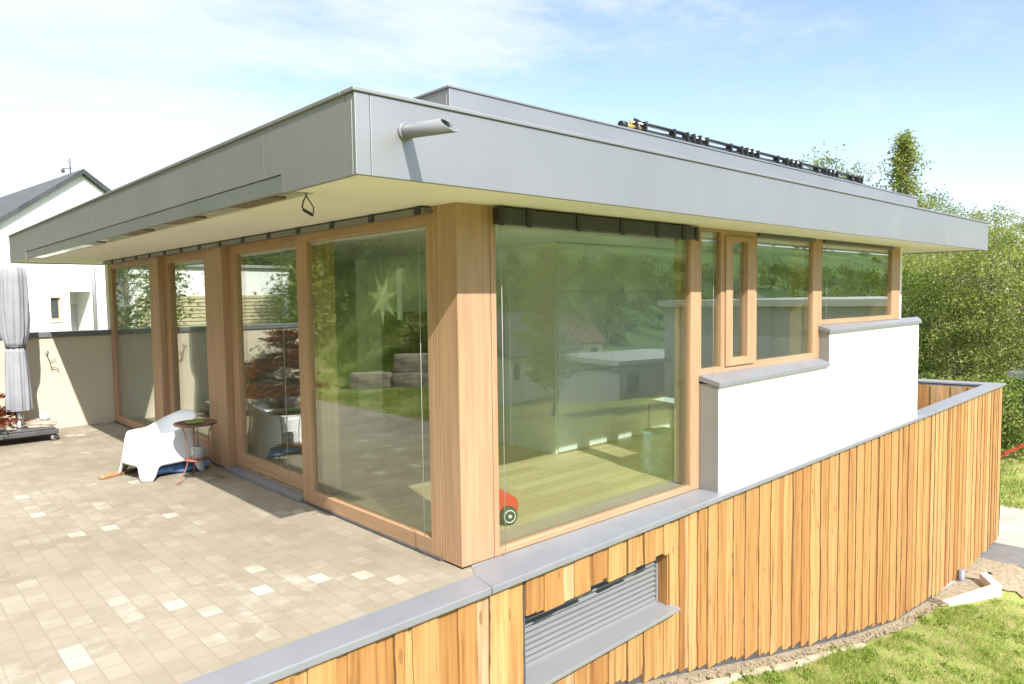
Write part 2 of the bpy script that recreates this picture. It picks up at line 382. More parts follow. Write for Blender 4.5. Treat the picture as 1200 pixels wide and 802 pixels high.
# coping
m = MB()
jl = (-.07, -.405)
m.prism([(-3.52,-.485),(jl[0]-.002,jl[1]),(-.022,-.155),(-3.52,-.255)], [-.045]*4, [.008,.008,.012,.012])
m.build('coping', M['coping'], par, .008)
m = MB()
m.prism([(jl[0]+.003,jl[1]),(3.0,fl(3.0)),(3.0,-.004),(.3,-.004),(.06,-.03),(-.018,-.157)], -.045, .006)
m.build('coping', M['coping'], par, .008)
m = MB(); m.prism([(3.002,fl(3.002)),(8.9,fl(8.9)),(8.9,fl(8.9)+.25),(3.3,fl(3.002)+.25),(3.3,-.004),(3.002,-.004)], -.045, .004); m.build('coping', M['coping'], par, .008)
m = MB(); m.prism([(8.903,fl(8.903)),(14.72,fl(14.72)-.0),(14.28,fl(14.28)+.30),(8.903,fl(8.903)+.25)], -.045, .004); m.build('coping', M['coping'], par, .008)
m = MB(); m.prism([(14.715,.062),(14.45,1.75),(13.25,6.0),(12.9,5.9),(14.08,1.65),(14.275,.348)], -.045, .0); m.build('coping', M['coping'], par, .008)
# louvre niche
lv = MB(); lv.box(.3, 2.1, -.10, -.07, -.84, -.30); lvo = lv.build('louvre', M['louvre'], par)
lv = MB()
for i in range(11):
    z = -.795 + i*.046
    lv.hexa([(.31,-.165,z),(2.09,-.165,z),(2.09,-.10,z+.03),(.31,-.10,z+.03),(.31,-.167,z+.012),(2.09,-.167,z+.012),(2.09,-.102,z+.042),(.31,-.102,z+.042)])
lv.box(.3,.325,-.175,-.1,-.81,-.33); lv.box(2.075,2.1,-.175,-.1,-.81,-.33); lv.box(.325,2.075,-.175,-.1,-.825,-.80)
lv.build('louvre_slats', M['louvre'], lvo)
m = MB(); m.hexa([(.295,-.425,-.862),(2.165,-.37,-.862),(2.165,-.06,-.845),(.295,-.06,-.845),(.295,-.425,-.832),(2.165,-.37,-.832),(2.165,-.06,-.81),(.295,-.06,-.81)])
m.build('window_sill', M['louvre'], par, .004)
for b_ in ((2.105, 2.14, -.268, -.06, -.82, -.30, (.25,0,.3)), (.262,.297,-.325,-.06,-.82,-.30,(.3,0,.6)), (.3,2.10,-.26,-.06,-.30,-.265,(.6,0,.1))):
    m = MB(); m.box(*b_); m.build('reveal', M['boards'], par, attr=True)

# ------------------------------------------------------------------ house
house = thing('house', 'modern flat roofed pavilion house with grey metal fascia, larch frames and large panes', 'house')
OX, OY, LN, RR, ZT = 1.172, .656, 9.905, 10.203, 3.02
def pieces(name, boxes, mat, parent=None, bevel=0):
    return [(lambda m: (m.box(*b), m.build(name, mat, parent, bevel))[1])(MB()) for b in boxes]
def ring(m, x0, x1, y0, y1, z0, z1, th):
    m.box(x0, x1, y0, y0+th, z0, z1); m.box(x0, x1, y1-th, y1, z0, z1); m.box(x0, x0+th, y0+th, y1-th, z0, z1); m.box(x1-th, x1, y0+th, y1-th, z0, z1)
# fascia as folded metal panels with open joints
def panels_x(xs, y, z0, z1, th=.03): return [(a+.0015, b-.0015, y, y+th, z0, z1) for a, b in zip(xs[:-1], xs[1:])]
pieces('fascia_panel', panels_x([-OX, -1.08, 3.42, 6.14, 8.4, RR], -OY, 2.58, 3.0), M['metal'], house, .003)
pieces('fascia_panel', [(-OX, -OX+.03, a+.0015, b-.0015, zl, 3.0) for a, b, zl in ((-OY+.03, -.56, 2.58), (.44, 4.74, 2.694), (4.74, 8.55, 2.694), (8.55, LN, 2.58))], M['metal'], house, .003)
pp = [(-.5585,2.58),(.2085,2.58),(.2085,2.694),(.4385,2.694),(.4385,3.0),(-.5585,3.0)]
m = MB(); m.add([(-OX, y, z) for y, z in pp]+[(-OX+.03, y, z) for y, z in pp], [(0,1,2,3,4,5),(11,10,9,8,7,6)]+[(i,(i+1)%6,(i+1)%6+6,i+6) for i in range(6)]); m.build('fascia_panel', M['metal'], house)
pieces('fascia_panel', [(-OX+.0315, RR, LN-.03, LN, 2.58, 3.0), (RR-.03, RR, -OY+.0315, LN-.0315, 2.58, 3.0)], M['metal'], house, .003)
xa, xb, ya, yb_ = -OX-.012, RR+.012, -OY-.012, LN+.012
pieces('fascia_cap', [(xa, xb, ya, ya+.14, 3.002, 3.024), (xa, xa+.14, ya+.141, yb_, 3.002, 3.024), (xb-.14, xb, ya+.141, yb_, 3.002, 3.024)], M['metal'], house, .004)
m = MB(); m.box(-OX+.05, RR-.05, -OY+.05, LN-.05, 2.94, 2.985); m.build('roof', M['concrete'], house)
pieces('roof_upstand', panels_x([-.007, 2.6, 5.2, 7.4, 9.153], .044, 2.986, 3.385) + [(-.007,.023,.0755,8.5,2.986,3.385),(9.123,9.153,.0755,8.5,2.986,3.385)], M['metal'], house, .003)
m = MB(); m.box(-.017, 9.163, .034, 8.51, 3.386, 3.402); m.build('upper_roof', M['metal'], house, .003)
# soffit, with the slot of the awning cut free along the terrace edge
x1_, x2_, x3_ = -OX+.031, -OX+.22, RR-.031; ys_ = [-OY+.031, .2, 8.56, LN-.031]; vs = []
for z in (2.598, 2.63):
    vs += [(x1_,ys_[0],z),(x3_,ys_[0],z),(x3_,ys_[3],z),(x1_,ys_[3],z),(x1_,ys_[2],z),(x2_,ys_[2],z),(x2_,ys_[1],z),(x1_,ys_[1],z)]
m = MB(); m.add(vs, [(7,6,5,4,3,2,1,0),tuple(range(8,16))]+[(i,(i+1)%8,(i+1)%8+8,i+8) for i in range(8)]); m.build('soffit', M['soffit'], house)
# cassette awning set flush in the fascia
M['awning'] = plain('darker_awning_front', (.225,.235,.235), .42, .05, 1.3, 0, .5, .5)
awo = pieces('awning', [(-OX+.004, -OX+.03, .214, 4.738, 2.584, 2.690)], M['awning'], house, .004)[0]
pieces('awning_front', [(-OX+.006, -OX+.03, 4.743, 8.546, 2.584, 2.690)], M['awning'], awo, .004)
pieces('awning_housing', [(-OX+.031, -OX+.215, .22, 8.54, 2.632, 2.70)], M['steel'], awo)
pieces('awning_arm', [(-OX+.06, -OX+.17, y0, y1, 2.592, 2.625) for y0, y1 in ((.5,1.15),(1.9,2.55),(3.2,3.85),(4.9,5.3))], plain('brown_awning_arm', (.16,.10,.055), .4, .2, 6, 0), awo)
pieces('awning_cloth', [(-OX+.05, -OX+.2, y0, y1, 2.604, 2.628) for y0, y1 in ((.25,.48),(1.17,1.88),(2.57,3.18),(3.87,4.88),(5.32,8.5))], plain('silvery_awning_cloth', (.55,.62,.58), .25, .1, 5, 0, .5), awo)
# spout
m = MB(); n = 20; vs = []
y0 = -OY; z0 = 2.838; r = .039; xc = -.862
for ring_r, s in ((r, 0), (r, 1), (r-.005, 1), (r-.005, 0)):
    for k in range(n):
        a = 2*PI*k/n; ca, sa = math.cos(a), math.sin(a)
        y = y0 + .002 if s == 0 else -1.045 - .055*(-sa) * 1.0
        vs.append((xc+ring_r*ca, y, z0+ring_r*sa - .0 - .10*(y0-y)*.9))
m.add(vs, [(i*n+k, i*n+(k+1)%n, (i+1)*n+(k+1)%n, (i+1)*n+k) for i in range(3) for k in range(n)], None, True)
sp = m.build('rainwater_spout', plain('spout_metal', (.17,.175,.19), .42, .05, 4, 0, .2), house)
m = MB(); m.lathe([(.048,0),(.05,.004),(.05,.012),(.046,.016)], (0,0,0), 20); cf = m.build('collar', M['coping'], sp); cf.rotation_euler = (PI/2,0,0); cf.location = (xc, -OY-.001, z0)
# corner post
m = MB(); m.box(-.0, .308, 0, .235, .008, 2.6); m.build('corner_post', M['frame_z'], house, .006)
# ---- walls
m = MB()
wl = lambda x: -.2 + (x-3.04)*.0325
m.prism([(3.042,wl(3.042)),(5.7,wl(5.7)),(5.7,.05),(3.042,.05)], .004, 1.045)
m.build('wall', M['white'], house); m = MB()
m.prism([(5.7,wl(5.7)),(9.2,wl(9.2)),(9.2,.06),(5.7,.05)], .0045, 1.455)
m.build('wall', M['white'], house)
pieces('wall', [(8.37, 8.62, .065, 9.0, -.2, 2.6), (.0, 8.37, 9.0, 9.2, -.2, 2.6)], M['white'], house)
wes = plain('brownish_grey_sheet', (.24,.232,.225), .45, .06, 4, 0, .2)
m = MB(); m.prism([(3.03,-.212),(3.041,-.212),(3.041,-.002),(3.03,-.002)], .006, 1.06); m.build('wall_end_sheet', wes, house); m = MB()
m.prism([(5.682,wl(5.69)-.012),(5.698,wl(5.69)-.012),(5.698,.0),(5.682,.0)], 1.085, 1.49); m.build('wall_end_sheet', wes, house)
def sill(x0, x1, zb, zf, yo):
    m = MB(); f0, f1 = wl(x0)-yo, wl(x1)-yo
    m.hexa([(x0,f0,zf-.045),(x1,f1,zf-.045),(x1,.03,zb-.06),(x0,.03,zb-.06),(x0,f0,zf),(x1,f1,zf),(x1,.03,zb),(x0,.03,zb)])
    m.build('window_sill', M['coping'], house, .004)
sill(3.02, 5.68, 1.150, 1.085, .035); sill(5.66, 9.23, 1.552, 1.495, .035)
# ---- windows: frame meshes with panes
def frame(name, parts, mat, parent=house, bevel=.004):
    m = MB()
    for b in parts: m.box(*b)
    return m.build(name, mat, parent, bevel)
def pane(parent, b):
    m = MB(); m.box(*b); return m.build('pane', M['glass'], parent)
# right facade (plane y = 0)
def ringframe(name, ax, u0, u1, z0, z1, l, r, b, tp, d0, d1, parent=house, bevel=.004):
    """one connected rectangular frame; ax 0: lies along x (depth y), ax 1: along y (depth x); rails get the lengthwise grain"""
    U = [u0, u0+l, u1-r, u1]; Zs = [z0, z0+b, z1-tp, z1]; vs = []; fs = []; mi = []
    for d in (d0, d1):
        for z in Zs:
            for q in U: vs.append((q, d, z) if ax == 0 else (d, q, z))
    for j in range(3):
        for i in range(3):
            if i == 1 and j == 1: continue
            a = j*4+i; mt = 1 if i == 1 else 0
            fs += [(a, a+1, a+5, a+4), (a+16+4, a+16+5, a+16+1, a+16)]; mi += [mt, mt]
    def side(p, q, mt): fs.append((p, q, q+16, p+16)); mi.append(mt)
    for i in range(3): side(i, i+1, 1 if i == 1 else 0); side(12+i, 13+i, 1 if i == 1 else 0)
    for j in range(3): side(j*4, j*4+4, 0); side(j*4+3, j*4+7, 0)
    side(5, 6, 1); side(9, 10, 1); side(5, 9, 0); side(6, 10, 0)
    m = MB(); m.add(vs, fs); o = m.build(name, M['frame_z'], parent, 0)
    o.data.materials.append(M['frame_x' if ax == 0 else 'frame_y']); o.data.polygons.foreach_set('material_index', mi)
    if bevel:
        md = o.modifiers.new('edge', 'BEVEL'); md.width = bevel; md.segments = 2; md.limit_method = 'ANGLE'; md.angle_limit = rad(40)
    return o
def win_x(x0, x1, z0, z1, l, r, b, tp, y0=0.0, yd=.10, gy=.03):
    fo = ringframe('window', 0, x0, x1, z0, z1, l, r, b, tp, y0, y0+yd)
    pane(fo, (x0+l-.004, x1-r+.004, y0+gy, y0+gy+.024, z0+b-.004, z1-tp+.004))
    return fo
win_x(.312, 3.03, .008, 2.597, .051, .152, .05, .05)
win_x(3.033, 3.445, 1.14, 2.597, .032, .02, .055, .03)
ft = win_x(3.448, 4.14, 1.14, 2.597, .05, .05, .05, .06)
ringframe('casement', 0, 3.50, 4.088, 1.192, 2.535, .13, .163, .08, .05, -.018, .0595, ft)
win_x(4.143, 5.74, 1.14, 2.597, .01, .235, .065, .04)
win_x(5.743, 8.37, 1.545, 2.597, .012, .32, .06, .05)
frame('mullion', [(2.893,3.02,.105,.20,.06,2.58)], M['inner_wood']); frame('mullion', [(5.52,5.72,.105,.3,.06,2.58)], M['inner_wood']); frame('mullion', [(8.06,8.3,.105,.3,.06,2.58)], M['inner_wood'])
pieces('inner_wall', [(3.05, 8.36, .103, .14, .06, 1.135), (5.75, 8.36, .103, .14, 1.137, 1.54)], M['inside_white'], house)
# raffstore blind pack over the big pane
m = MB(); m.box(.335, 2.865, -.085, -.006, 2.465, 2.58); bl = m.build('blind', M['blind'], house, .004)
pieces('blind_strap', [(x-.025, x+.025, -.093, -.086, 2.45, 2.585) for x in (.345,.62,1.17,1.72,2.22,2.63,2.845)], M['black'], bl)
pieces('blind', [(4.15,5.5,-.03,-.004,2.555,2.594), (5.76,8.04,-.03,-.004,2.555,2.594)], M['dark_metal'], house)
def wires(lst):
    for x, y, z0, z1 in lst:
        m = MB(); m.tube([(x,y,z0),(x,y,z1)], .0022, 6); m.build('guide_wire', M['wire'], house)
wires([(.372,-.05,.012,2.47),(3.2,-.05,1.13,2.58),(5.79,-.04,1.55,2.57),(-.055,.375,.0,2.53),(-.055,2.62,.06,2.53)])
# left facade (plane x = 0), terrace doors
def win_y(name, y0, y1, z0, z1, l, r, b, tp, x0, xd=.09):
    fo = ringframe(name, 1, y0, y1, z0, z1, l, r, b, tp, x0, x0+xd)
    pane(fo, (x0+.03, x0+.054, y0+l-.004, y1-r+.004, z0+b-.004, z1-tp+.004)); return fo
win_y('window', .238, 2.43, .0, 2.56, .125, .20, .135, .09, .0)
win_y('sliding_door', 2.434, 4.26, .06, 2.56, .04, .18, .14, .10, .085)
frame('corner_post', [(-.0,.20,4.264,4.80,.0,2.6)], M['frame_z'], house, .006).name = 'post'
win_y('sliding_door', 4.72, 6.52, .06, 2.56, .04, .16, .16, .10, .085)
frame('post', [(-.0,.20,6.52,6.83,.0,2.6)], M['frame_z'], house, .006)
win_y('window', 6.833, 9.012, .0, 2.56, .07, .19, .12, .09, .0)
pieces('lintel', [(-.002,.2,.24,4.26,2.562,2.6), (-.002,.2,4.804,6.516,2.562,2.6), (-.002,.2,6.834,9.01,2.562,2.6)], M['frame_y'], house)
pieces('door_sill', [(-.045,.08,2.42,4.262,.004,.045), (-.04,.08,4.802,6.518,.004,.045)], M['coping'], house, .004)
m = MB(); m.box(-.022,.0,.235,9.0,.0035,.02); m.build('threshold', M['dark_metal'], house)
m = MB(); m.box(-.085,-.006,.28,8.95,2.545,2.585); bl = m.build('blind', plain('grey_blind_rail', (.16,.155,.15), .4, .1, 5, 0), house, .003)
pieces('blind_strap', [(-.094,-.0855,.3+.62*i,.37+.62*i,2.535,2.59) for i in range(14)], M['black'], bl)
frame('mullion', [(.1,.32,2.28,2.52,.06,2.58)], M['inner_wood']); frame('mullion', [(.205,.36,4.3,4.7,.06,2.58)], M['inner_wood']); frame('mullion', [(.205,.36,6.55,6.8,.06,2.58)], M['inner_wood'])
frame('mullion', [(.1,.3,.24,.36,.06,2.58)], M['inner_wood'])
# inside
def floor_mat():
    k = N('oiled_oak_floor'); v = k.coord((1,1,1), (0,0,PI/2+.0)); b = k.n('ShaderNodeTexBrick'); k.l(k.coord((1,1,1)), b.inputs['Vector'])
    for nm, val in (('Scale',1),('Mortar Size',.002),('Brick Width',1.6),('Row Height',.16)): b.inputs[nm].default_value = val
    b.inputs['Color1'].default_value = (.46,.34,.18,1); b.inputs['Color2'].default_value = (.62,.49,.29,1); b.inputs['Mortar'].default_value = (.25,.18,.1,1)
    g = k.noise(k.coord((1.2,26,26)), 1, 5); c = k.mix(b.outputs['Color'], k.ramp(g, [(.3,(.8,.78,.74)),(.7,(1.08,1.08,1.08))]), .7, 'MULTIPLY')
    return k.finish(c, .4, None, spec=.4)
m = MB(); m.box(.09, 8.37, .10, 9.0, -.2, .05); m.build('floor', floor_mat(), house); pieces('plinth', [(.0,.089,.236,9.0,-.2,-.002), (.09,8.37,0.0,.099,-.2,.0)], M['concrete'], house)
m = MB(); m.box(.1, 8.37, .1, 9.0, 2.585, 2.597); m.build('ceiling', M['inside_white'], house)
pieces('inner_wall', [(3.04, 8.3, 1.98, 6.5, .052, 2.583), (.3, 8.36, 8.9, 8.99, .052, 2.583)], M['inside_white'], house)
pieces('cupboard_door', [(x0,x1,1.95,1.978,z0,z1) for x0, x1 in ((3.06,4.05),(4.055,5.05),(5.055,6.05),(6.055,7.1)) for z0, z1 in ((.07,1.02),(1.025,2.0),(2.005,2.57))], plain('pale_cupboard_fronts', (.70,.75,.74), .35, .02, 2, 0), house, .002)
m = MB()
for y0, y1 in ((2.75,2.83),(3.75,3.83)): m.box(3.005,3.038,y0,y1,.052,2.15)
m.box(3.005,3.038,2.75,3.83,2.15,2.23); dfr = m.build('door_frame', M['white_plastic'], house, .003)
m = MB(); m.box(3.02,3.036,2.832,3.748,.055,2.148); m.build('door_leaf', plain('white_door_leaf', (.66,.68,.66), .5, .02, 2, 0), dfr)

# things indoors
shelf = thing('bookcase', 'dark reddish wooden bookcase standing inside behind the corner post', 'bookcase', (2.75,4.6,.05))
m = MB(); m.box(-.2,.2,-.4,-.37,0,1.7); m.box(-.2,.2,.37,.4,0,1.7); m.box(.17,.2,-.37,.37,0,1.7); m.build('frame', plain('dark_cherry_wood', (.10,.045,.03), .5, .2, 8, 0), shelf, .003)
for z in (.02,.4,.8,1.2,1.65):
    m = MB(); m.box(-.2,.168,-.368,.368,z,z+.025); m.build('shelf', plain('dark_cherry_shelf', (.10,.045,.03), .5, .2, 8, 0), shelf)
# toy car behind the corner post
red = plain('glossy_red_plastic', (.62,.02,.02), .25, .04, 4, 0, 0, .5, .4); rub = plain('black_rubber', (.02,.02,.02), .6, .1, 10, 0)
toy = thing('toy_car', 'red plastic ride-on toy car with black wheels inside the corner window', 'toy car', (.66,.58,.05))
toy.rotation_euler = (0,0,rad(-18))
m = MB(); prof = [(-.30,.10),(-.31,.20),(-.22,.30),(-.10,.27),(0,.255),(.08,.27),(.14,.30),(.22,.255),(.30,.20),(.315,.16),(.31,.10),(.2,.075),(-.2,.075)]
def extr(m, prof, widths):
    n = len(prof); vs = []
    for s in (-1, -.8, .8, 1):
        for x, z in prof:
            k = 1 if abs(s) < .9 else .93
            vs.append((x*k, s*widths, .16+(z-.16)*k))
    fs = [(i*n+k, i*n+(k+1)%n, (i+1)*n+(k+1)%n, (i+1)*n+k) for i in range(3) for k in range(n)] + [tuple(range(n-1,-1,-1)), tuple(range(3*n,4*n))]
    m.add(vs, fs)
extr(m, prof, .115); m.build('body', red, toy, .012)
for sx in (-1, 1):
    for sy in (-1, 1):
        m = MB(); m.lathe([(.03,-.035),(.068,-.035),(.078,-.022),(.078,.022),(.068,.035),(.03,.035)], (0,0,0), 22); wh = m.build('wheel', rub, toy); wh.rotation_euler = (PI/2,0,0); wh.location = (sx*.2, sy*.125, .078)
        zr = -.036 if sy > 0 else .036; m = MB(); m.tube([(.05*math.cos(q), .05*math.sin(q), zr) for q in np.linspace(0, 2*PI, 33)], .005, 6, cap=False); m.lathe([(.004,-.008),(.016,-.008),(.016,.008),(.004,.008)], (0,0,-.037 if sy > 0 else .037), 10); m.build('rim', M['white_plastic'], wh)
m = MB(); m.tube([(.05,0,.27),(.0,0,.36)], .012, 8); m.tube([(-.0+.055*math.cos(a)*.5, .075*math.sin(a), .37+.055*math.cos(a)) for a in np.linspace(0, 2*PI, 25)], .011, 8); m.build('steering_wheel', M['white_plastic'], toy)
# laundry basket and small table by the inner mullion
bask = thing('laundry_bag', 'blue grey pleated fabric bag standing on the sunlit floor beside the mullion', 'bag', (3.17,.56,.05))
m = MB(); vs = []; nn = 48; lv = [(0,.17),(.06,.185),(.25,.18),(.42,.19),(.45,.185)]
for z, r in lv:
    for k in range(nn):
        a = 2*PI*k/nn; q = (abs(math.cos(a))**4+abs(math.sin(a))**4)**-.25; rr = r*q*(1+.035*math.sin(a*12)*(z+.1)); vs.append((rr*math.cos(a)*.95, rr*math.sin(a), z+.008*math.sin(a*5)*(z > .3)))
m.add(vs, [(i*nn+k, i*nn+(k+1)%nn, (i+1)*nn+(k+1)%nn, (i+1)*nn+k) for i in range(len(lv)-1) for k in range(nn)] + [tuple(range(nn-1,-1,-1)), tuple(range((len(lv)-1)*nn, len(lv)*nn))], None, True)
m.build('fabric', plain('blue_grey_fabric', (.24,.32,.37), .9, .3, 14, .3), bask)
m = MB(); m.tube([(-.06,-.17,.42),(-.05,-.18,.52),(.05,-.18,.52),(.06,-.17,.42)], .01, 6); m.build('handle', plain('dark_webbing', (.05,.06,.07), .8, .2, 9, 0), bask)
tab = thing('side_table', 'white side table with thin legs standing indoors near the mullion', 'table', (4.12,1.0,.05))
m = MB(); m.box(-.28,.28,-.28,.28,.60,.63); m.build('tabletop', M['inside_white'], tab, .004)
for sx in (-1,1):
    for sy in (-1,1):
        m = MB(); m.box(sx*.25-.02,sx*.25+.02,sy*.25-.02,sy*.25+.02,0,.6); m.build('leg', M['white_plastic'], tab)
# star and thermometer strip in the first terrace window
star = thing('paper_star', 'pale seven pointed paper star hanging inside the terrace window', 'star', (.10,1.115,1.94))
m = MB(); pts = [(0,.0,0)]; k7 = 7; vs = [(-.03,0,0),(.03,0,0)]
for i in range(14):
    a = PI/2 + PI + i*PI/7; r = .235 if i % 2 == 0 else .085; vs.append((0, r*math.cos(a), r*math.sin(a)))
m.add(vs, [(0, 2+i, 2+(i+1)%14) for i in range(14)] + [(1, 2+(i+1)%14, 2+i) for i in range(14)])
m.build('paper', plain('cream_star_paper', (.80,.78,.62), .8, .12, 12, .1), star)
m = MB(); m.tube([(0,0,.08),(0,0,.62)], .0025, 6); m.build('string', M['wire'], star)
strip = thing('bead_strand', 'bright white notched strip hanging upright beside the paper star', 'ornament', (.075,.828,1.97))
m = MB()
for i in range(20): m.box(-.012,.012,-.019,.019,-.2+i*.0205,-.2+i*.0205+.017)
m.box(-.006,.006,-.014,.014,-.2,.21); m.build('beads', M['white_plastic'], strip)
m = MB(); m.tube([(0,0,.2),(0,0,.6)], .002, 6); m.build('string', M['wire'], strip)
# cable dangling from the soffit
m = MB(); m.tube([(-1.02,.20,2.60),(-.99,.25,2.585),(-.98,.31,2.56),(-.98,.33,2.525),(-.975,.31,2.50)], .005, 7); m.tube([(-.975,.32,2.505),(-.97,.26,2.48),(-.97,.22,2.465)], .011, 8); m.tube([(-.99,.25,2.585),(-.985,.22,2.55),(-.975,.19,2.51),(-.97,.20,2.48),(-.97,.22,2.468)], .004, 7)
tag(m.build('loose_cable', M['black']), 'black loose cable with plug dangling from the soffit near the roof corner', 'cable')

# ------------------------------------------------------------------ solar collectors on the roof
def solar():
    r = thing('solar_panel', 'x', 'solar panel', (0,0,0), 'solar collectors along the roof edge')
    m = MB(); m.box(0,.985,0,1.7,.0,.052); m.build('panel', plain('dark_collector', (.03,.032,.04), .3, .2, 5, 0, .3), r, .003)
    m = MB(); m.tube([(.0,.02,.108),(.985,.02,.108)], .013, 8); m.tube([(.0,.06,.078),(.985,.06,.078)], .012, 8); m.build('rail', M['steel'], r)
    m = MB(); m.tube([(.15,-.005,.112),(.8,-.005,.112)], .016, 8); m.build('header_tube', M['black'], r)
    for x in (.04,.17,.62,.84,.95):
        m = MB(); m.box(x-.012,x+.012,-.02,.05,.03,.134); m.build('clamp', M['black'], r)
    return r
def copy_tree(o, parent=None):
    c = o.copy(); COL.objects.link(c); c.parent = parent
    for ch in list(o.children): copy_tree(ch, c)
    return c
s0 = solar()
sl = ['solar collector nearest the roof corner, beside the yellow valve', 'second solar collector from the roof corner', 'middle solar collector of the row on the roof', 'fourth solar collector along the roof edge', 'solar collector at the far end of the roof row']
for i in range(5):
    o = s0 if i == 0 else copy_tree(s0)
    o.scale = (1,1,.82); o.location = (2.12+i*1.02, .10, 3.404); o['label'] = sl[i]
va = thing('collector_valve', 'brass yellow valve fitting at the near end of the solar row', 'valve', (2.06,.12,3.404))
m = MB(); m.tube([(-.05,0,.04),(.18,0,.042)], .022, 10); m.tube([(.05,0,.045),(.05,0,.105)], .014, 10); m.build('body', plain('brass', (.38,.25,.07), .4, .3, 18, 0, .4), va)
m = MB(); m.tube([(-.10,0,.04),(-.03,0,.045)], .034, 10); m.tube([(.10,0,.115),(.26,0,.09)], .014, 8); m.build('insulation', M['black'], va)

# ------------------------------------------------------------------ terrace things
def chair():
    r = thing('armchair', 'white moulded plastic tub armchair standing by the terrace doors', 'chair', (-.585,4.71,.002))
    r.rotation_euler = (0,0,rad(190)); r.scale = (1.32,1.26,1.0)
    m = MB(); nt = 96; vs = []
    def plan(a, k):                                   # rounded square plan
        q = (abs(math.cos(a))**3.4+abs(math.sin(a))**3.4)**(-1/3.4); return q*k
    def rim(a):                                       # a=0 front (+x), pi back
        c = -math.cos(a)
        b = max(0.0, (c+.15)/1.15); fr = max(0.0, (-c-.62)/.38)
        return .47 + .20*(b**1.5) - .12*(fr*fr*(3-2*fr)) + .015*abs(math.sin(a))
    def low(a):
        d = abs(((a - PI/4) % (PI/2) + PI/4) % (PI/2) - PI/4) if False else min(abs(a-q) for q in (PI/4, 3*PI/4, 5*PI/4, 7*PI/4))
        t = min(1, max(0, (d-.13)/.17)); return .155*(t*t*(3-2*t)) + (0 if t > 0 else 0)
    levels = 9; th = .012
    for i in range(levels+1):
        for k in range(nt):
            a = 2*PI*k/nt; z = low(a) + (rim(a)-low(a))*i/levels; w = .315 - .075*min(1, z/.5)**.8 + .03*max(0, z-.45)/.2
            w *= .985; R = plan(a, w); vs.append((R*math.cos(a), R*math.sin(a), z))
    for i in range(6):                                 # inner shell down to the seat
        for k in range(nt):
            a = 2*PI*k/nt; z = rim(a) + (.345-rim(a))*(i/5.0) + (.006 if i == 0 else 0); w = .315 - .075*min(1, z/.5)**.8 + .03*max(0, z-.45)/.2 - .018 - .05*(i/5.0)**2
            R = plan(a, w); vs.append((R*math.cos(a), R*math.sin(a), z))
    rows = levels+1+6
    fs = [(i*nt+k, i*nt+(k+1)%nt, (i+1)*nt+(k+1)%nt, (i+1)*nt+k) for i in range(rows-1) for k in range(nt)]
    fs.append(tuple((rows-1)*nt+k for k in range(nt)))
    # underside shell
    o = len(vs)
    for i in range(2):
        for k in range(nt):
            a = 2*PI*k/nt; z = low(a) if i == 0 else .17; w = .315 - .075*min(1, z/.5)**.8 - .02; R = plan(a, w*.985); vs.append((R*math.cos(a), R*math.sin(a), z))
    fs += [(o+(k+1)%nt, o+k, k, (k+1)%nt) for k in range(nt)] + [(o+nt+(k+1)%nt, o+nt+k, o+k, o+(k+1)%nt) for k in range(nt)] + [tuple(o+nt+k for k in range(nt))]
    m.add(vs, fs, None, True); m.build('shell', M['white_plastic'], r)
    return r
chair()
cop = plain('coppery_brown_metal', (.26,.10,.07), .45, .15, 8, 0, .3)
tb = thing('plant_table', 'small round coppery metal table with curved legs beside the white armchair', 'table', (-.415,4.07,.0))
m = MB(); m.lathe([(.19,.605),(.215,.608),(.222,.622),(.218,.63),(.205,.622),(.02,.620)], (0,0,0), 32); m.build('tabletop', plain('brown_metal_top', (.17,.075,.06), .35, .15, 8, 0, .3), tb)
for a in (200, -27, 82):
    ca, sa = math.cos(rad(a)), math.sin(rad(a)); m = MB()
    m.tube([(ca*r_, sa*r_, z_) for r_, z_ in ((.17,.61),(.165,.58),(.135,.53),(.12,.42),(.118,.30),(.115,.22),(.14,.15),(.19,.08),(.215,.03),(.25,.008),(.27,.006))], .0065, 8); m.build('leg', cop, tb)
m = MB(); m.lathe([(.02,.222),(.13,.222),(.132,.232),(.02,.232)], (0,0,0), 28); m.build('shelf', cop, tb)
jar = thing('glass_jar', 'grey glass lantern jar on the lower shelf of the small table', 'jar', (-.40,4.06,.233))
m = MB(); m.lathe([(.055,0),(.065,.01),(.068,.12),(.06,.14),(.055,.14),(.06,.12),(.058,.015),(.02,.01)], (0,0,0), 24); m.build('body', plain('smoky_glass', (.30,.31,.30), .15, .1, 8, 0), jar)
m = MB(); m.tube([(0,0,.012),(.005,0,.2),(0,0,.365)], .004, 6); m.build('stem', plain('dark_stem', (.06,.08,.03), .7, .2, 8, 0), jar)
cl = thing('green_cloth', 'bright green folded cloth lying on the round table top', 'cloth', (-.43,4.04,.633))
m = MB(); vs = []
for j in range(9):
    for i in range(13): vs.append(((i-6)*.014+.004*math.sin(j), (j-4)*.016+.005*math.sin(i*.9), .010+.007*math.sin(i*1.3+j*.6)*math.cos(j*1.1)))
m.add(vs, [(j*13+i,j*13+i+1,(j+1)*13+i+1,(j+1)*13+i) for j in range(8) for i in range(12)], None, True)
co = m.build('fabric', plain('bright_green_cloth', (.16,.30,.03), .8, .15, 20, .2), cl); md = co.modifiers.new('th','SOLIDIFY'); md.thickness = .008
bag = MB(); vs = []; nu, nv = 26, 14; R_ = random.Random(3)
for j in range(nv+1):
    for i in range(nu):
        a = 2*PI*i/nu; ph = PI*j/nv
        k = 1+.16*math.sin(3*a+2*ph)+.10*math.sin(7*a-3*ph)+R_.uniform(-.05,.05)
        vs.append((-.47+.35*math.cos(a)*math.sin(ph)*k, 4.60+.14*math.sin(a)*math.sin(ph)*k, max(.003, .055+.055*math.cos(ph)*k)))
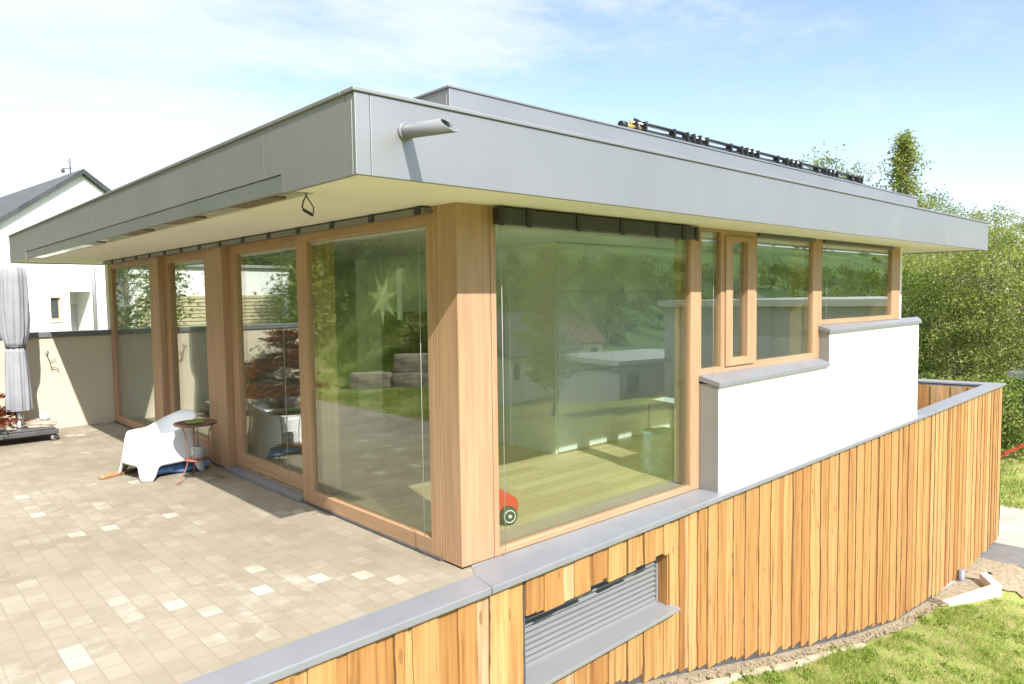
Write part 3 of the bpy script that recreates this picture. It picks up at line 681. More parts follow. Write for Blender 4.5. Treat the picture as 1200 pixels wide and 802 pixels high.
bag.add(vs, [(j*nu+i, j*nu+(i+1)%nu, (j+1)*nu+(i+1)%nu, (j+1)*nu+i) for j in range(nv) for i in range(nu)], None, True)
tag(bag.build('plastic_bag', plain('blue_plastic_film', (.10,.20,.42), .25, .6, 14, .6)), 'crumpled blue plastic bag lying under the white armchair', 'bag')
pl_ = MB(); pl_.tube([(-1.19,4.83,.02),(-1.13,4.86,.02),(-1.0,4.91,.02),(-.75,5.0,.02)], [.02,.034,.028,.022], 10)
tag(pl_.build('wooden_bat', plain('orange_wood', (.34,.19,.09), .5, .15, 9, .1)), 'orange brown wooden bat lying on the paving left of the armchair', 'bat')

# parasol on its wheeled base
pa = thing('parasol', 'closed terrace parasol in a pale grey fabric cover on a wheeled base', 'parasol', (-1.405,8.22,0))
def cloth(name, prof, seed, folds, mat):
    m = MB(); nn = 72; vs = []; R = random.Random(seed); ph = [R.random()*6 for _ in range(6)]
    for z, rx, ry, f in prof:
        for k in range(nn):
            a = 2*PI*k/nn; q = 1 + f*(.6*math.sin(folds*a+ph[0]+z*1.3)+.45*math.sin((folds*2+1)*a+ph[1]-z*2.1)+.3*math.sin(3*a+ph[2]+z*3))
            vs.append((rx*q*math.cos(a), ry*q*math.sin(a), z))
    n = len(prof)
    m.add(vs, [(i*nn+k, i*nn+(k+1)%nn, (i+1)*nn+(k+1)%nn, (i+1)*nn+k) for i in range(n-1) for k in range(nn)] + [tuple(range(nn-1,-1,-1)), tuple(range((n-1)*nn, n*nn))], None, True)
    return m.build(name, mat, pa)
cov = plain('pale_grey_cover_fabric', (.25,.255,.285), .85, .1, 5, .4)
cloth('cover', [(1.34,.115,.115,.10),(1.40,.125,.12,.13),(1.5,.155,.14,.14),(1.7,.172,.15,.13),(2.0,.175,.15,.12),(2.3,.165,.15,.12),(2.42,.15,.14,.10),(2.47,.10,.10,.08),(2.49,.03,.03,.0)], 4, 7, cov)
cloth('cover_skirt', [(.43,.148,.14,.13),(.44,.15,.145,.15),(.7,.142,.135,.14),(1.0,.132,.125,.12),(1.25,.118,.115,.11),(1.335,.108,.108,.08)], 8, 9, cov)
m = MB(); m.lathe([(.11,-.012),(.126,-.01),(.126,.012),(.11,.012)], (0,0,1.338), 28); m.build('strap', M['dark_metal'], pa)
m = MB(); m.lathe([(.09,.20),(.09,.215),(.06,.225),(.05,.30),(.045,.44),(.04,.45)], (0,0,0), 24); m.build('pole', M['steel'], pa)
m = MB(); m.box(-.42,.40,-.40,.36,.105,.165); m.box(-.40,.36,-.36,.32,.165,.195); m.build('base', M['dark_metal'], pa, .008)
for sx in (-.37,.35):
    for sy in (-.34,.31):
        m = MB(); m.lathe([(.012,-.014),(.045,-.014),(.048,0),(.045,.014),(.012,.014)], (0,0,0), 18); wv = m.build('castor', M['louvre'], pa); wv.rotation_euler = (PI/2,0,.4); wv.location = (sx, sy, .05)
        m = MB(); m.box(-.02,.02,-.028,-.016,-.01,.06); m.box(-.02,.02,.016,.028,-.01,.06); m.box(-.03,.03,-.03,.03,.045,.058); fk = m.build('fork', M['dark_metal'], wv); fk.rotation_euler = (-PI/2,0,0)
def rock(cx, cy, cz, dx, dy, dz, seed, mat, name, label, rotz=0, group=None, cat='stone', rough=.06):
    bm = bmesh.new(); bmesh.ops.create_cube(bm, size=1); bmesh.ops.subdivide_edges(bm, edges=bm.edges, cuts=5, use_grid_fill=True)
    R = random.Random(seed); ph = [R.random()*9 for _ in range(9)]
    for v in bm.verts:
        p = v.co.copy(); e = (abs(p.x)**6+abs(p.y)**6+abs(p.z)**6)**(1/6); p = p*(.5/e)*.55 + p*.45
        q = rough*(math.sin(p.x*9+ph[0])*math.sin(p.y*8+ph[1])+.7*math.sin(p.z*11+ph[2]+p.x*6)+.5*math.sin(p.y*17+ph[3])*math.sin(p.x*19+ph[4])) + R.uniform(-.3,.3)*rough*.5
        p *= 1+q; v.co = (p.x*dx, p.y*dy, p.z*dz)
    me = bpy.data.meshes.new(name); bm.to_mesh(me); bm.free(); me.materials.append(mat)
    o = bpy.data.objects.new(name, me); COL.objects.link(o); o.location = (cx, cy, cz); o.rotation_euler = (0,0,rotz)
    return tag(o, label, cat, group)
stone = plain('rough_pale_stone', (.36,.31,.25), .9, .3, 9, .8)
rock(-1.17, 8.06, .232, .34,.22,.075, 2, stone, 'stone_slab', 'pale rough stone slab weighing down the parasol base, beneath the white globe')
rock(-1.15, 8.32, .230, .30,.22,.07, 3, stone, 'stone_slab', 'pale stone slab on the parasol base nearest the terrace wall')
rock(-1.62, 8.08, .235, .30,.24,.08, 4, stone, 'stone_slab', 'reddish lit stone slab on the parasol base beside the red maple')
lamp = thing('globe_light', 'white globe garden light resting on the stones of the parasol base', 'lamp', (-1.12,8.10,.267))
m = MB(); m.lathe([(.012,0)]+[(.065*math.sin(a), .065-.065*math.cos(a)) for a in np.linspace(.25, PI-.05, 14)], (0,0,0), 24); m.build('globe', M['white_plastic'], lamp)
m = MB(); m.lathe([(.022,-.002),(.026,0),(.024,.01),(.018,.012)], (0,0,0), 16); m.build('foot', M['louvre'], lamp)
# wall ornament
m = MB(); wy = 8.985
m.tube([(-.885,wy,1.22),(-.90,wy-.01,1.15),(-.87,wy-.012,1.05),(-.86,wy-.01,.98),(-.84,wy-.01,.92)], .006, 6); m.tube([(-.87,wy-.01,1.05),(-.80,wy-.012,1.09),(-.78,wy-.012,1.06)], .005, 6); m.tube([(-.86,wy-.01,.97),(-.78,wy-.012,.94),(-.75,wy-.014,.91)], .006, 6); m.tube([(-.9,wy-.01,1.15),(-.93,wy-.012,1.19)], .005, 6)
m.tube([(-.885,wy+.035,1.2),(-.885,wy-.004,1.2)], .008, 6)
tag(m.build('wall_ornament', M['dark_metal']), 'thin dark metal twig ornament hung on the beige terrace wall', 'ornament')

# ------------------------------------------------------------------ vegetation
def leafquads(cent, size, rng, flat=0.0, asp=.6):
    n = len(cent); d = rng.normal(size=(n,3)); d[:,2] = d[:,2]*(1-flat) ; d /= np.linalg.norm(d, axis=1)[:,None]
    a = np.cross(d, rng.normal(size=(n,3))); a /= np.linalg.norm(a, axis=1)[:,None]; b = np.cross(d, a)
    s = (size*(.6+.8*rng.random(n)))[:,None]; a = a*s; b = b*s*asp
    return np.stack([cent-a, cent-b*.9, cent+a, cent+b*.9], 1)
def tree_mesh(h, rx, nleaf, lsize, seed, shape='round', trunk_r=.12, base=.2, droop=0, clump=.28, gaps=.0):
    """returns trunk MB and leaf arrays: limbs reach for clump centres spread through an uneven envelope"""
    R = np.random.default_rng(seed); tb_ = MB()
    top = Vector((R.normal()*.04*h, R.normal()*.04*h, h*.95))
    trunk = [Vector((0,0,-.4))]
    for i in range(1, 7):
        q = i/6; trunk.append(Vector((top.x*q+R.normal()*.02*h, top.y*q+R.normal()*.02*h, top.z*q)))
    tb_.tube(trunk, [trunk_r*(1-.88*i/6) for i in range(7)], 7)
    ncl = max(16, int(nleaf/52)); cs = []
    while len(cs) < ncl:
        q = base + (1-base)*R.random(); z = q*h; a = R.random()*2*PI
        if shape == 'column': env = rx*(math.sin(PI*min(1, (q-base)/(1-base))**.75)**.8*.9+.1)*(1 if q < .9 else .6)
        elif shape == 'thicket': env = rx*(1-.55*((q-base)/(1-base))**2)
        elif shape == 'cone': env = rx*(1-(q-base)/(1-base))*.95+.05*rx
        else: t_ = (q-base)/(1-base); env = rx*(max(.02, 1-(2*t_-.85)**2/1.35))**.5
        env *= 1+.28*math.sin(a*3+seed)+.15*math.sin(a*5+q*9+seed*2)
        rr = env*(R.random()**.45); cs.append((rr*math.cos(a), rr*math.sin(a), z, q))
    pts = []; cols = []
    for i, (x, y, z, q) in enumerate(cs):
        if i < 84:
            j = min(5.9, max(.5, (q-.12)*6*.8)); k = int(j); st = trunk[k].lerp(trunk[k+1], j-k) if k < 6 else trunk[6]; e = Vector((x, y, z)); md_ = st.lerp(e, .55)+Vector((0,0,-.03*h if droop == 0 else .05*h))
            tb_.tube([st, md_, e], [trunk_r*.30*(1-.6*q), trunk_r*.17*(1-.6*q), trunk_r*.05], 4, cap=False)
        n = int(nleaf/ncl*(.5+R.random())); sg = clump*rx*(.6+.8*R.random())
        c = np.clip(R.normal(size=(n,3)), -1.9, 1.9)*np.array([sg, sg, sg*(.55 if droop == 0 else 1.1)]) + np.array([x, y, z])
        pts.append(c); tone = np.clip(R.normal(.5, .27), 0, 1); cc = np.clip(tone + R.normal(size=n)*.11, 0, 1); cols.append(cc)
    P = np.concatenate(pts); Cc = np.concatenate(cols); keep = P[:,2] > .06*h
    P = P[keep]; Cc = Cc[keep]
    return tb_, leafquads(P, np.full(len(P), lsize), R), np.stack([Cc, Cc, Cc, np.ones_like(Cc)], 1)
PROT = {}
def plant(name, label, cat, x, y, key, mat, s=1.0, rot=0, group=None, sz=None, z=None, **kw):
    r = thing(name, label, cat, (x, y, gz(x, y) if z is None else z), group)
    if (key, mat) not in PROT:
        tb_, V, Cc = tree_mesh(**kw)
        a = tb_.build('trunk', M['bark'], r); b = quads('crown', V, M[mat], r, Cc); PROT[(key, mat)] = (a, b)
    else:
        for p in PROT[(key, mat)]:
            c = p.copy(); COL.objects.link(c); c.parent = r
    r.scale = (s, s, sz or s); r.rotation_euler = (0, 0, rot); return r
CAM = Vector((-3.1441, -3.956, 1.9316))
def polar(az, d): return CAM.x + d*math.cos(rad(az)), CAM.y + d*math.sin(rad(az))
K1 = dict(h=7.0, rx=2.7, nleaf=9500, lsize=.068, seed=11, shape='thicket', base=.05, trunk_r=.10, clump=.15)
K2 = dict(h=7.6, rx=2.3, nleaf=9000, lsize=.062, seed=23, shape='round', base=.14, trunk_r=.11, clump=.15)
K3 = dict(h=7.4, rx=2.0, nleaf=6500, lsize=.048, seed=31, shape='round', base=.18, trunk_r=.10, clump=.17)
K4 = dict(h=2.2, rx=1.5, nleaf=5200, lsize=.06, seed=41, shape='thicket', base=.0, trunk_r=.03, clump=.26)
T = [ # az, dist, key, mat, scale, label
 (19.6, 32, 'k1', 'leaf_spring', .72, K1, 'fresh green bushy tree right behind the end of the white wall'),
 (18.2, 30, 'k1', 'leaf_green', .62, K1, 'dark green bushy tree low behind the far corner of the timber wall'),
 (17.0, 34, 'k2', 'leaf_spring', .74, K2, 'yellowish green tree standing below the tip of the roof overhang'),
 (15.6, 30, 'k1', 'leaf_spring', .70, K1, 'pale green bushy tree right of the roof tip'),
 (14.6, 35, 'k3', 'leaf_bronze', .84, K3, 'thinly budding brownish tree rising right of the roof tip'),
 (13.4, 30, 'k2', 'leaf_spring', .74, K2, 'pale green tree in front of the budding brownish tree'),
 (12.2, 33, 'k1', 'leaf_bronze', .74, K1, 'brownish olive bushy tree at the right edge of the view'),
 (10.9, 29, 'k1', 'leaf_spring', .70, K1, 'pale green bushy tree cut by the right edge beside the shed'),
 (18.9, 41, 'k3', 'leaf_silver', .86, K3, 'tall airy grey green tree above the fascia tip'),
 (16.2, 42, 'k3', 'leaf_silver', .95, K3, 'tall airy silvery tree standing tallest right of the roof tip'),
 (13.6, 41, 'k3', 'leaf_spring', .90, K3, 'tall lacy light green tree against the sky at right'),
 (11.6, 38, 'k2', 'leaf_silver', .78, K2, 'tall grey green tree at the upper right edge of the view'),
 (20.8, 44, 'k2', 'leaf_green', .80, K2, 'green treetop peeping over the end of the fascia'),
]
for i, (az, d, key, mt, s, kw, lb) in enumerate(T):
    x, y = polar(az, d); plant('tree', lb, 'tree', x, y, key, mt, s, i*1.7, 'trees behind the house', **kw)
S = [(19.4,25.5,'leaf_green',.8,'low green shrub behind the timber parapet corner, beside the white wall'),(17.9,26,'leaf_spring',.72,'light green shrub above the middle of the far parapet'),(16.4,25,'leaf_green',.75,'dark low shrub directly beyond the parapet tip'),
     (14.9,25.5,'leaf_spring',.8,'light green shrub right of the parapet tip'),(13.5,25,'leaf_spring',.8,'pale green shrub at the top of the grassy slope'),(12.0,25.5,'leaf_green',.8,'green shrub on the slope at the right picture edge')]
for i, (az, d, mt, s, lb) in enumerate(S):
    x, y = polar(az, d); plant('shrub', lb, 'shrub', x, y, 'k4', mt, s, i*2.1, 'shrubs at the top of the slope', **K4)
x, y = polar(18.9, 60)
plant('poplar_tree', 'tall slender poplar standing above the roof edge', 'tree', x, y, 'pop', 'leaf_spring', 1.12, 0, None, .885, h=14.6, rx=1.75, nleaf=12500, lsize=.10, seed=51, shape='column', base=.1, trunk_r=.25, droop=1, clump=.16)
for az, d, s, mt, lb in ((24.4,60,.80,'leaf_spring','rounded yellowish green treetop showing above the far solar collectors'),(22.4,62,.74,'leaf_silver','airy grey green treetop left of the poplar above the collectors'),(19.6,57,.56,'leaf_yellow','bright yellow green tree at the foot of the poplar'),(17.2,62,.58,'leaf_silver','small grey green treetop right of the poplar')):
    x, y = polar(az, d); plant('tree', lb, 'tree', x, y, 'k9', mt, s, az, 'treetops above the roof', h=15.5, rx=3.6, nleaf=6500, lsize=.13, seed=61, shape='round', base=.2, trunk_r=.22, clump=.2)

# red maple in a pot beside the parasol
mp_ = thing('red_maple', 'low layered red leaved maple in a pot, cut by the left edge beside the parasol', 'plant', (-2.42,8.38,0))
R = np.random.default_rng(77); P = []; tm = MB()
for i in range(46):
    q = R.random()**1.2; z = .28+1.12*q**1.1; a = R.random()*2*PI; r = (.86*(1-q)**.9+.05)*(.45+.55*R.random()); cx, cy = r*math.cos(a), r*math.sin(a)
    n = 150; c = R.normal(size=(n,3))*np.array([.13, .13, .022])+np.array([cx, cy, z]); P.append(c)
    tm.tube([(0,0,.35+.5*q), (cx*.5, cy*.5, z+.03), (cx, cy, z)], [.012,.008,.003], 5, cap=False)
P = np.concatenate(P); cc = R.random(len(P)); quads('crown', leafquads(P, np.full(len(P), .032), R), M['leaf_red'], mp_, np.stack([cc,cc,cc,np.ones_like(cc)],1))
tm.tube([(0,0,.2),(.03,0,.5),(0,.02,.9),(.02,0,1.25)], [.022,.018,.012,.005], 7); tm.build('trunk', M['bark'], mp_)
m = MB(); m.lathe([(.12,0),(.14,.01),(.20,.28),(.21,.30),(.185,.30),(.18,.26),(.02,.25)], (0,0,0), 28); m.build('pot', plain('grey_clay_pot', (.25,.24,.23), .8, .1, 6, .2), mp_)

# garden bank with stone edging on the open side of the terrace
u = Vector((-.66, -.751, 0)); rot = math.atan2(u.y, u.x); sb = plain('weathered_sandstone', (.27,.23,.175), .9, .35, 5, .8)
st = Vector((-4.75, 9.7, 0)); k = 0
for row, (off, cnt) in enumerate(((.42, 6), (1.35, 5))):
    for i in range(cnt):
        p = st + u*(off + i*.92) + Vector((-.76,.65,0))*(.0+.1*row); zb = max(0, gz(p.x+.2, p.y-.2))
        rock(p.x, p.y, .17+row*.38, .90, .5, .42, 100+k, sb, 'stone_block', 'rough sandstone block edging the garden bank, mirrored in the terrace window', rot, 'stone blocks edging the garden bank', 'stone', .035); k += 1
KB = dict(h=1.5, rx=1.15, nleaf=4200, lsize=.05, seed=71, shape='thicket', base=.0, trunk_r=.03, clump=.25)
KB2 = dict(h=1.9, rx=1.2, nleaf=2600, lsize=.06, seed=81, shape='round', base=.05, trunk_r=.03, clump=.25)
RS = random.Random(21); cnt = 0
while cnt < 105:
    s_ = RS.uniform(.9, 17); q = RS.uniform(-6, 12); p = Vector((-5.2, 9.07, 0)) + Vector((-.76,.65,0))*s_ + u*q
    if p.x > -5.6-.2*(p.y-9) or p.y > 19: continue
    v = RS.random(); plant('shrub', 'leafy green shrub on the garden bank, mirrored in the terrace window', 'shrub', p.x, p.y, 'kb' if v < .6 else 'kb2', RS.choice(['leaf_green','leaf_green','leaf_dark','leaf_spring']), RS.uniform(.35, .6) if s_ < 4 else RS.uniform(.5, 1.2), RS.random()*6, 'shrubs on the garden bank', **(KB if v < .6 else KB2)); cnt += 1
for i, (x, y, s, mt) in enumerate(((-9,27,.9,'leaf_green'),(-2.2,26,.75,'leaf_yellow'),(-14,24,1.0,'leaf_green'),(-19,20,1.0,'leaf_dark'),(-22,14,.9,'leaf_green'),(-25,9,1.0,'leaf_spring'),(-3.4,27,.62,'leaf_green'),(-2.5,18.0,.58,'leaf_green'),(-16,17,.8,'leaf_dark'),(-17,12,.8,'leaf_green'),(-19,7,.9,'leaf_dark'),(-20,2,1.0,'leaf_green'),(-22,-3,1.0,'leaf_dark'),(-28,3,1.1,'leaf_green'),(-27,16,1.1,'leaf_dark'))):
    plant('tree', 'green garden tree on top of the bank, mirrored in the terrace windows', 'tree', x, y, 'k2b', mt, s, i*1.3, 'trees above the garden bank', h=7, rx=2.6, nleaf=7000, lsize=.09, seed=91, shape='round', base=.08, trunk_r=.12, clump=.2)

for i, (x, y, s, mt) in enumerate(((-9,45,2.0,'leaf_green'),(-12,37,2.2,'leaf_dark'),(-16,42,2.4,'leaf_green'),(-22,36,2.2,'leaf_dark'),(-29,40,2.5,'leaf_green'),(-35,30,2.2,'leaf_dark'),(-38,20,2.2,'leaf_green'),(-40,8,2.2,'leaf_dark'))):
    plant('tree', 'tall dark garden tree beyond the garage, mirrored in the terrace doors', 'tree', x, y, 'k2b', mt, s, i*1.9, 'tall trees beyond the garage')
# ------------------------------------------------------------------ neighbours
nb = thing('gabled_house', 'white gabled house with dark slate roof beyond the terrace wall', 'house', (2.2,20.46,0)); nb.rotation_euler = (0,0,rad(6.4))
# local x along the gable wall, local y away along the ridge; apex at z = 5.85
pit = .74; hw = 4.6; ez = 5.72-hw*pit
m = MB(); vs = [(-hw,0,-.5),(hw,0,-.5),(hw,0,ez),(0,0,5.72),(-hw,0,ez)]; vs += [(x, 11, z) for x, _, z in vs]
m.add(vs, [(4,3,2,1,0),(5,6,7,8,9),(0,1,6,5),(1,2,7,6),(4,0,5,9),(2,3,8,7),(3,4,9,8)])
# the gable wall is opened for the porch by a real recess: built as pieces
m = MB()
def gz_top(x): return 5.72-abs(x)*pit
xs = [-hw, -.98, -.80, -.50, .06, 0.0001, hw]
def gpiece(m, x0, x1, z0, z1=None, y=0, th=.3):
    za = gz_top(x0) if z1 is None else z1; zb_ = gz_top(x1) if z1 is None else z1
    m.hexa([(x0,y,z0),(x1,y,z0),(x1,y+th,z0),(x0,y+th,z0),(x0,y,za),(x1,y,zb_),(x1,y+th,zb_),(x0,y+th,za)])
gpiece(m, -hw, -2.25, -.5); gpiece(m, -2.25, -1.55, -.5, 1.45); gpiece(m, -2.25,-1.55, 2.75); gpiece(m, -1.55, -.98, -.5); gpiece(m, -.98, -.72, -.5, 1.45); gpiece(m, -.98, -.72, 2.12); gpiece(m, -.72, -.48, -.5)
gpiece(m, -.48, 0, 2.28); gpiece(m, 0, .10, 2.28); gpiece(m, .10, hw, -.5)
m.box(-.5,-.48,.3,1.3,-.5,2.4); m.box(.1,.12,.3,1.3,-.5,2.4); m.box(-.5,.12,1.3,1.4,-.5,2.4); m.box(-.5,.12,.3,1.3,2.285,2.4)
m.box(-hw,-hw+.3,.3,11,-.5,ez-.02); m.box(hw-.3,hw,.3,11,-.5,ez-.02)
m.build('wall', M['white'], nb)
m = MB()
for sx in (-1, 1):
    e = hw+.35; m.hexa([(0,-.18,5.74),(sx*e,-.18,5.74-e*pit),(sx*e,11.2,5.74-e*pit),(0,11.2,5.74),(0,-.18,5.88),(sx*e,-.18,5.88-e*pit),(sx*e,11.2,5.88-e*pit),(0,11.2,5.88)])
k_ = N('slate_roofing'); b_ = k_.n('ShaderNodeTexBrick'); k_.l(k_.coord((1,1,1),(0,0,PI/2)), b_.inputs['Vector'])
for nm, val in (('Scale',1),('Mortar Size',.012),('Brick Width',.3),('Row Height',.24)): b_.inputs[nm].default_value = val
b_.inputs['Color1'].default_value = (.035,.037,.042,1); b_.inputs['Color2'].default_value = (.06,.062,.068,1); b_.inputs['Mortar'].default_value = (.04,.04,.045,1)
rf = m.build('roof', k_.finish(b_.outputs['Color'], .55), nb)
m = MB(); m.tube([(-.0,.9,5.85),(-.0,.9,6.32)], .016, 6); m.tube([(-.22,.9,5.99),(.04,.9,6.04)], .013, 6); m.tube([(-.2,.75,5.98),(-.2,1.05,5.98)], .01, 6); m.tube([(-.14,.75,6.22),(.0,1.0,6.22)], .009, 6); m.lathe([(.02,0),(.05,.02),(.05,.10),(.02,.12)], (-.2,.9,5.87), 10); m.build('antenna', M['dark_metal'], rf)
wf = MB(); wf.box(-.98,-.72,.10,.14,1.45,2.12); wo = wf.build('window', plain('sandy_window_reveal', (.45,.34,.20), .6, .1, 5, 0), nb); wf = MB(); wf.box(-.94,-.76,.09,.10,1.52,2.08); wf.build('pane', plain('dark_pane', (.05,.06,.06), .1, .1, 4, 0), wo)
wf = MB(); wf.box(-1.02,-.70,-.05,.09,1.40,1.45); wf.build('window_sill', M['kerb'], nb)
wf = MB(); wf.box(-2.25,-1.55,.08,.13,1.45,2.75); wo = wf.build('window', M['white_plastic'], nb); wf = MB(); wf.box(-2.17,-1.92,.07,.08,1.53,2.67); wf.box(-1.88,-1.63,.07,.08,1.53,2.67); wf.build('pane', plain('pale_pane', (.35,.40,.42), .08, .05, 4, 0), wo)
m = MB(); m.tube([(.16,-.08,-.4),(.16,-.08,2.85),(.2,-.02,2.98)], .055, 10); m.build('downpipe', M['metal'], nb)
m = MB(); m.box(-.45,.09,1.25,1.295,-.4,1.9); m.build('door', plain('pale_grey_door', (.5,.5,.5), .5, .03, 4, 0), nb)
ga = thing('garage', 'flat roofed white garage with beige slatted front, mirrored in the terrace doors', 'garage', (-6.4,22,.4))
m = MB(); m.box(-2.7,2.7,.06,5,-.6,2.75); m.build('wall', M['white'], ga)
m = MB(); m.box(-2.8,2.8,-.08,5.1,2.752,2.85); m.build('roof', M['concrete'], ga)
m = MB()
for i in range(11): m.box(-2.5,2.5,-.0,.055,.35+i*.13,.35+i*.13+.1)
m.build('slatted_front', plain('beige_slats', (.52,.46,.30), .7, .08, 5, 0), ga)

# ------------------------------------------------------------------ foreground ground details
kb = thing('kerb_stone', 'pale concrete kerb corner at the foot of the timber wall', 'kerb')
m = MB(); zk = -3.16
pts = [(9.9,-.33),(11.35,-.72),(11.85,-.36),(11.74,-.28),(11.28,-.58),(9.93,-.20)]
m.prism(pts, zk-.3, zk); m.build('edge', M['kerb'], kb, .012)
ft_ = thing('footing', 'grey concrete footing under the raised end of the timber wall', 'footing')
m = MB(); m.box(10.3, 11.35, .0, .2, -3.7, -3.1); m.build('block', M['concrete'], ft_, .01)
m = MB(); m.tube([(11.5,-.06,-3.6),(11.5,-.06,-3.1)], .055, 14); m.build('pipe', M['coping'], ft_)
for i in range(6):
    x = 1.1 + i*.86; y = fl(x) - .16 - .02*(i % 2)
    rock(x+.4, y, gz(x+.4, y)-.005, .82, .075, .085, 300+i, plain('earthy_edging', (.34,.29,.21), .95, .25, 9, .5), 'edging_stone', 'long pale edging stone between gravel strip and lawn', math.atan(.031)+0, 'edging stones along the lawn', 'edging stone', .03)
for o in bpy.data.objects:
    if o.name.startswith('edging_stone'):
        x, y = o.location.x, o.location.y; o.rotation_euler = (0, math.atan2(gz(x-.4, y)-gz(x+.4, y), .8), math.atan(.031))
# small rubble on the gravel strip
V = []; cc = []
R = np.random.default_rng(5); m = MB()
for i in range(900):
    x = R.uniform(.5, 9.6); y = fl(x)-.02-R.uniform(0, .14); s = R.uniform(.006, .022); z = gz(x, y)+.02
    a = R.random()*6; p = [(x+s*math.cos(a+k*1.57)*R.uniform(.7,1.3), y+s*math.sin(a+k*1.57)*R.uniform(.7,1.3)) for k in range(4)]
    m.prism(p, z-.005, z+s*R.uniform(.5,1.1))
tag(m.build('rubble', M['gravel']), 'pale pebbles and rubble on the gravel strip', 'rubble', kind='stuff')
# grass blades
def blades(n, fx, hmin, hmax, seed, wd):
    R = np.random.default_rng(seed); x, y = fx(R, n); z = ground_z(x, y)
    cl = (np.sin(x*3.1+1)*np.sin(y*3.7)+np.sin(x*7.3+y*5.1)*.6+np.sin(x*1.3-y*2.2))*.33
    keep = R.random(len(x)) < .62+.95*cl; x, y, z, cl = x[keep], y[keep], z[keep], cl[keep]; n = len(x)
    a = R.random(n)*2*PI; h = (hmin+(hmax-hmin)*R.random(n))*(1+.5*cl); w = wd*(.6+.8*R.random(n)); ln = h*R.uniform(.2,.9,n); b = R.random(n)*2*PI
    p0 = np.stack([x-w*np.cos(a), y-w*np.sin(a), z-.01], 1); p1 = np.stack([x+w*np.cos(a), y+w*np.sin(a), z-.01], 1); p2 = np.stack([x+ln*np.cos(b), y+ln*np.sin(b), z+h], 1)
    c = np.clip(.45+.25*cl+R.normal(size=n)*.2, 0, 1); return np.stack([p0, p1, p2], 1), np.stack([c,c,c,np.ones(n)], 1)
def near_lawn(R, n):
    d = 5 + 11*R.random(n)**.8; az = np.radians(R.uniform(6, 44, n)); x = CAM.x+d*np.cos(az); y = CAM.y+d*np.sin(az)
    lim = -.397+.031*x-.17-.07*np.sin(x*2.3)*np.sin(x*5.1); k = (y < lim) & (x < 13.2) & ~((x > 11.3) & (y > -1.0)) & ~((x > 9.6) & (y > -.42-.27*(x-9.9))); return x[k], y[k]
A1, c1 = blades(210000, near_lawn, .025, .075, 3, .004)
def slope(R, n):
    x = R.uniform(16.9, 27, n); y = R.uniform(-1.5, 8, n); return x, y
A2, c2 = blades(60000, slope, .05, .22, 4, .010)
def garden(R, n):
    x = R.uniform(-7.5, -3.52, n); y = R.uniform(-2, 12, n); return x, y
A3, c3 = blades(60000, garden, .03, .08, 6, .006)
def bank(R, n):
    s = R.uniform(.2, 11, n); q = R.uniform(-9, 9, n); x = -5.2-.76*s-.66*q; y = 9.07+.65*s-.751*q; k = x < -4.6-.3*(y-9); return x[k], y[k]
A4, c4 = blades(70000, bank, .12, .42, 8, .012); c4[:,:3] *= .7
Rw = np.random.default_rng(44); wx, wy = near_lawn(Rw, 900); wx, wy = wx[:230], wy[:230]; Pw = []
for i in range(len(wx)):
    n_ = 26; q = Rw.normal(size=(n_, 3))*np.array([.05, .05, .012]); Pw.append(q + np.array([wx[i], wy[i], gz(wx[i], wy[i])+.035]))
Pw = np.concatenate(Pw); cw = np.clip(.2+.25*Rw.random(len(Pw)), 0, 1); Vw = leafquads(Pw, np.full(len(Pw), .022), Rw, .0)
Vw = np.concatenate([Vw[:, [0,1,2]], Vw[:, [0,2,3]]]); cw = np.concatenate([cw, cw]); cw = np.stack([cw, cw, cw, np.ones_like(cw)], 1)
V = np.concatenate([A1, A2, A3, A4, Vw]); C4 = np.concatenate([c1, c2, c3, c4, cw])
tag(quads('grass', V, M['blade'], None, C4), 'short green grass blades of the lawn beside the timber wall', 'grass', kind='stuff')
# red rail and shed at the far right
rr_ = thing('seesaw', 'red painted seesaw beam slanting up from the grass slope at the right edge', 'seesaw')
def pol3(az, d, z): x, y = polar(az, d); return (x, y, z)
m = MB(); P0, P1 = Vector(pol3(14.0, 24, -2.95)), Vector(pol3(8.4, 24, -1.32)); dd = (P1-P0).normalized(); sd = dd.cross(Vector((0,0,1))).normalized()*.07; un = dd.cross(sd).normalized()*.05
m.hexa([P0-sd-un, P1-sd-un, P1+sd-un, P0+sd-un, P0-sd+un, P1-sd+un, P1+sd+un, P0+sd+un]); m.build('beam', plain('red_paint', (.40,.07,.035), .5, .1, 6, 0), rr_, .012)
for az_ in (10.9,):
    x, y = polar(az_, 24); m = MB(); m.box(x-.06,x+.06,y-.06,y+.06,gz(x,y)-.3,-2.08); m.build('pivot_post', plain('red_post_paint', (.34,.06,.03), .5, .1, 6, 0), rr_)
sx, sy = polar(11.9, 27.5); sh = thing('garden_shed', 'small dark garden shed with pale roof edge among the shrubs at right', 'shed', (sx+.8, sy-.5, gz(sx, sy)))
m = MB(); m.box(-.7,.7,-.7,.7,-.3,1.25); m.build('wall', M['blind'], sh); m = MB(); m.hexa([(-.85,-.85,1.252),(.85,-.85,1.252),(.85,.85,1.252),(-.85,.85,1.252),(-.85,-.85,1.34),(.85,-.85,1.34),(.85,.85,1.44),(-.85,.85,1.44)]); m.build('roof', M['metal'], sh)

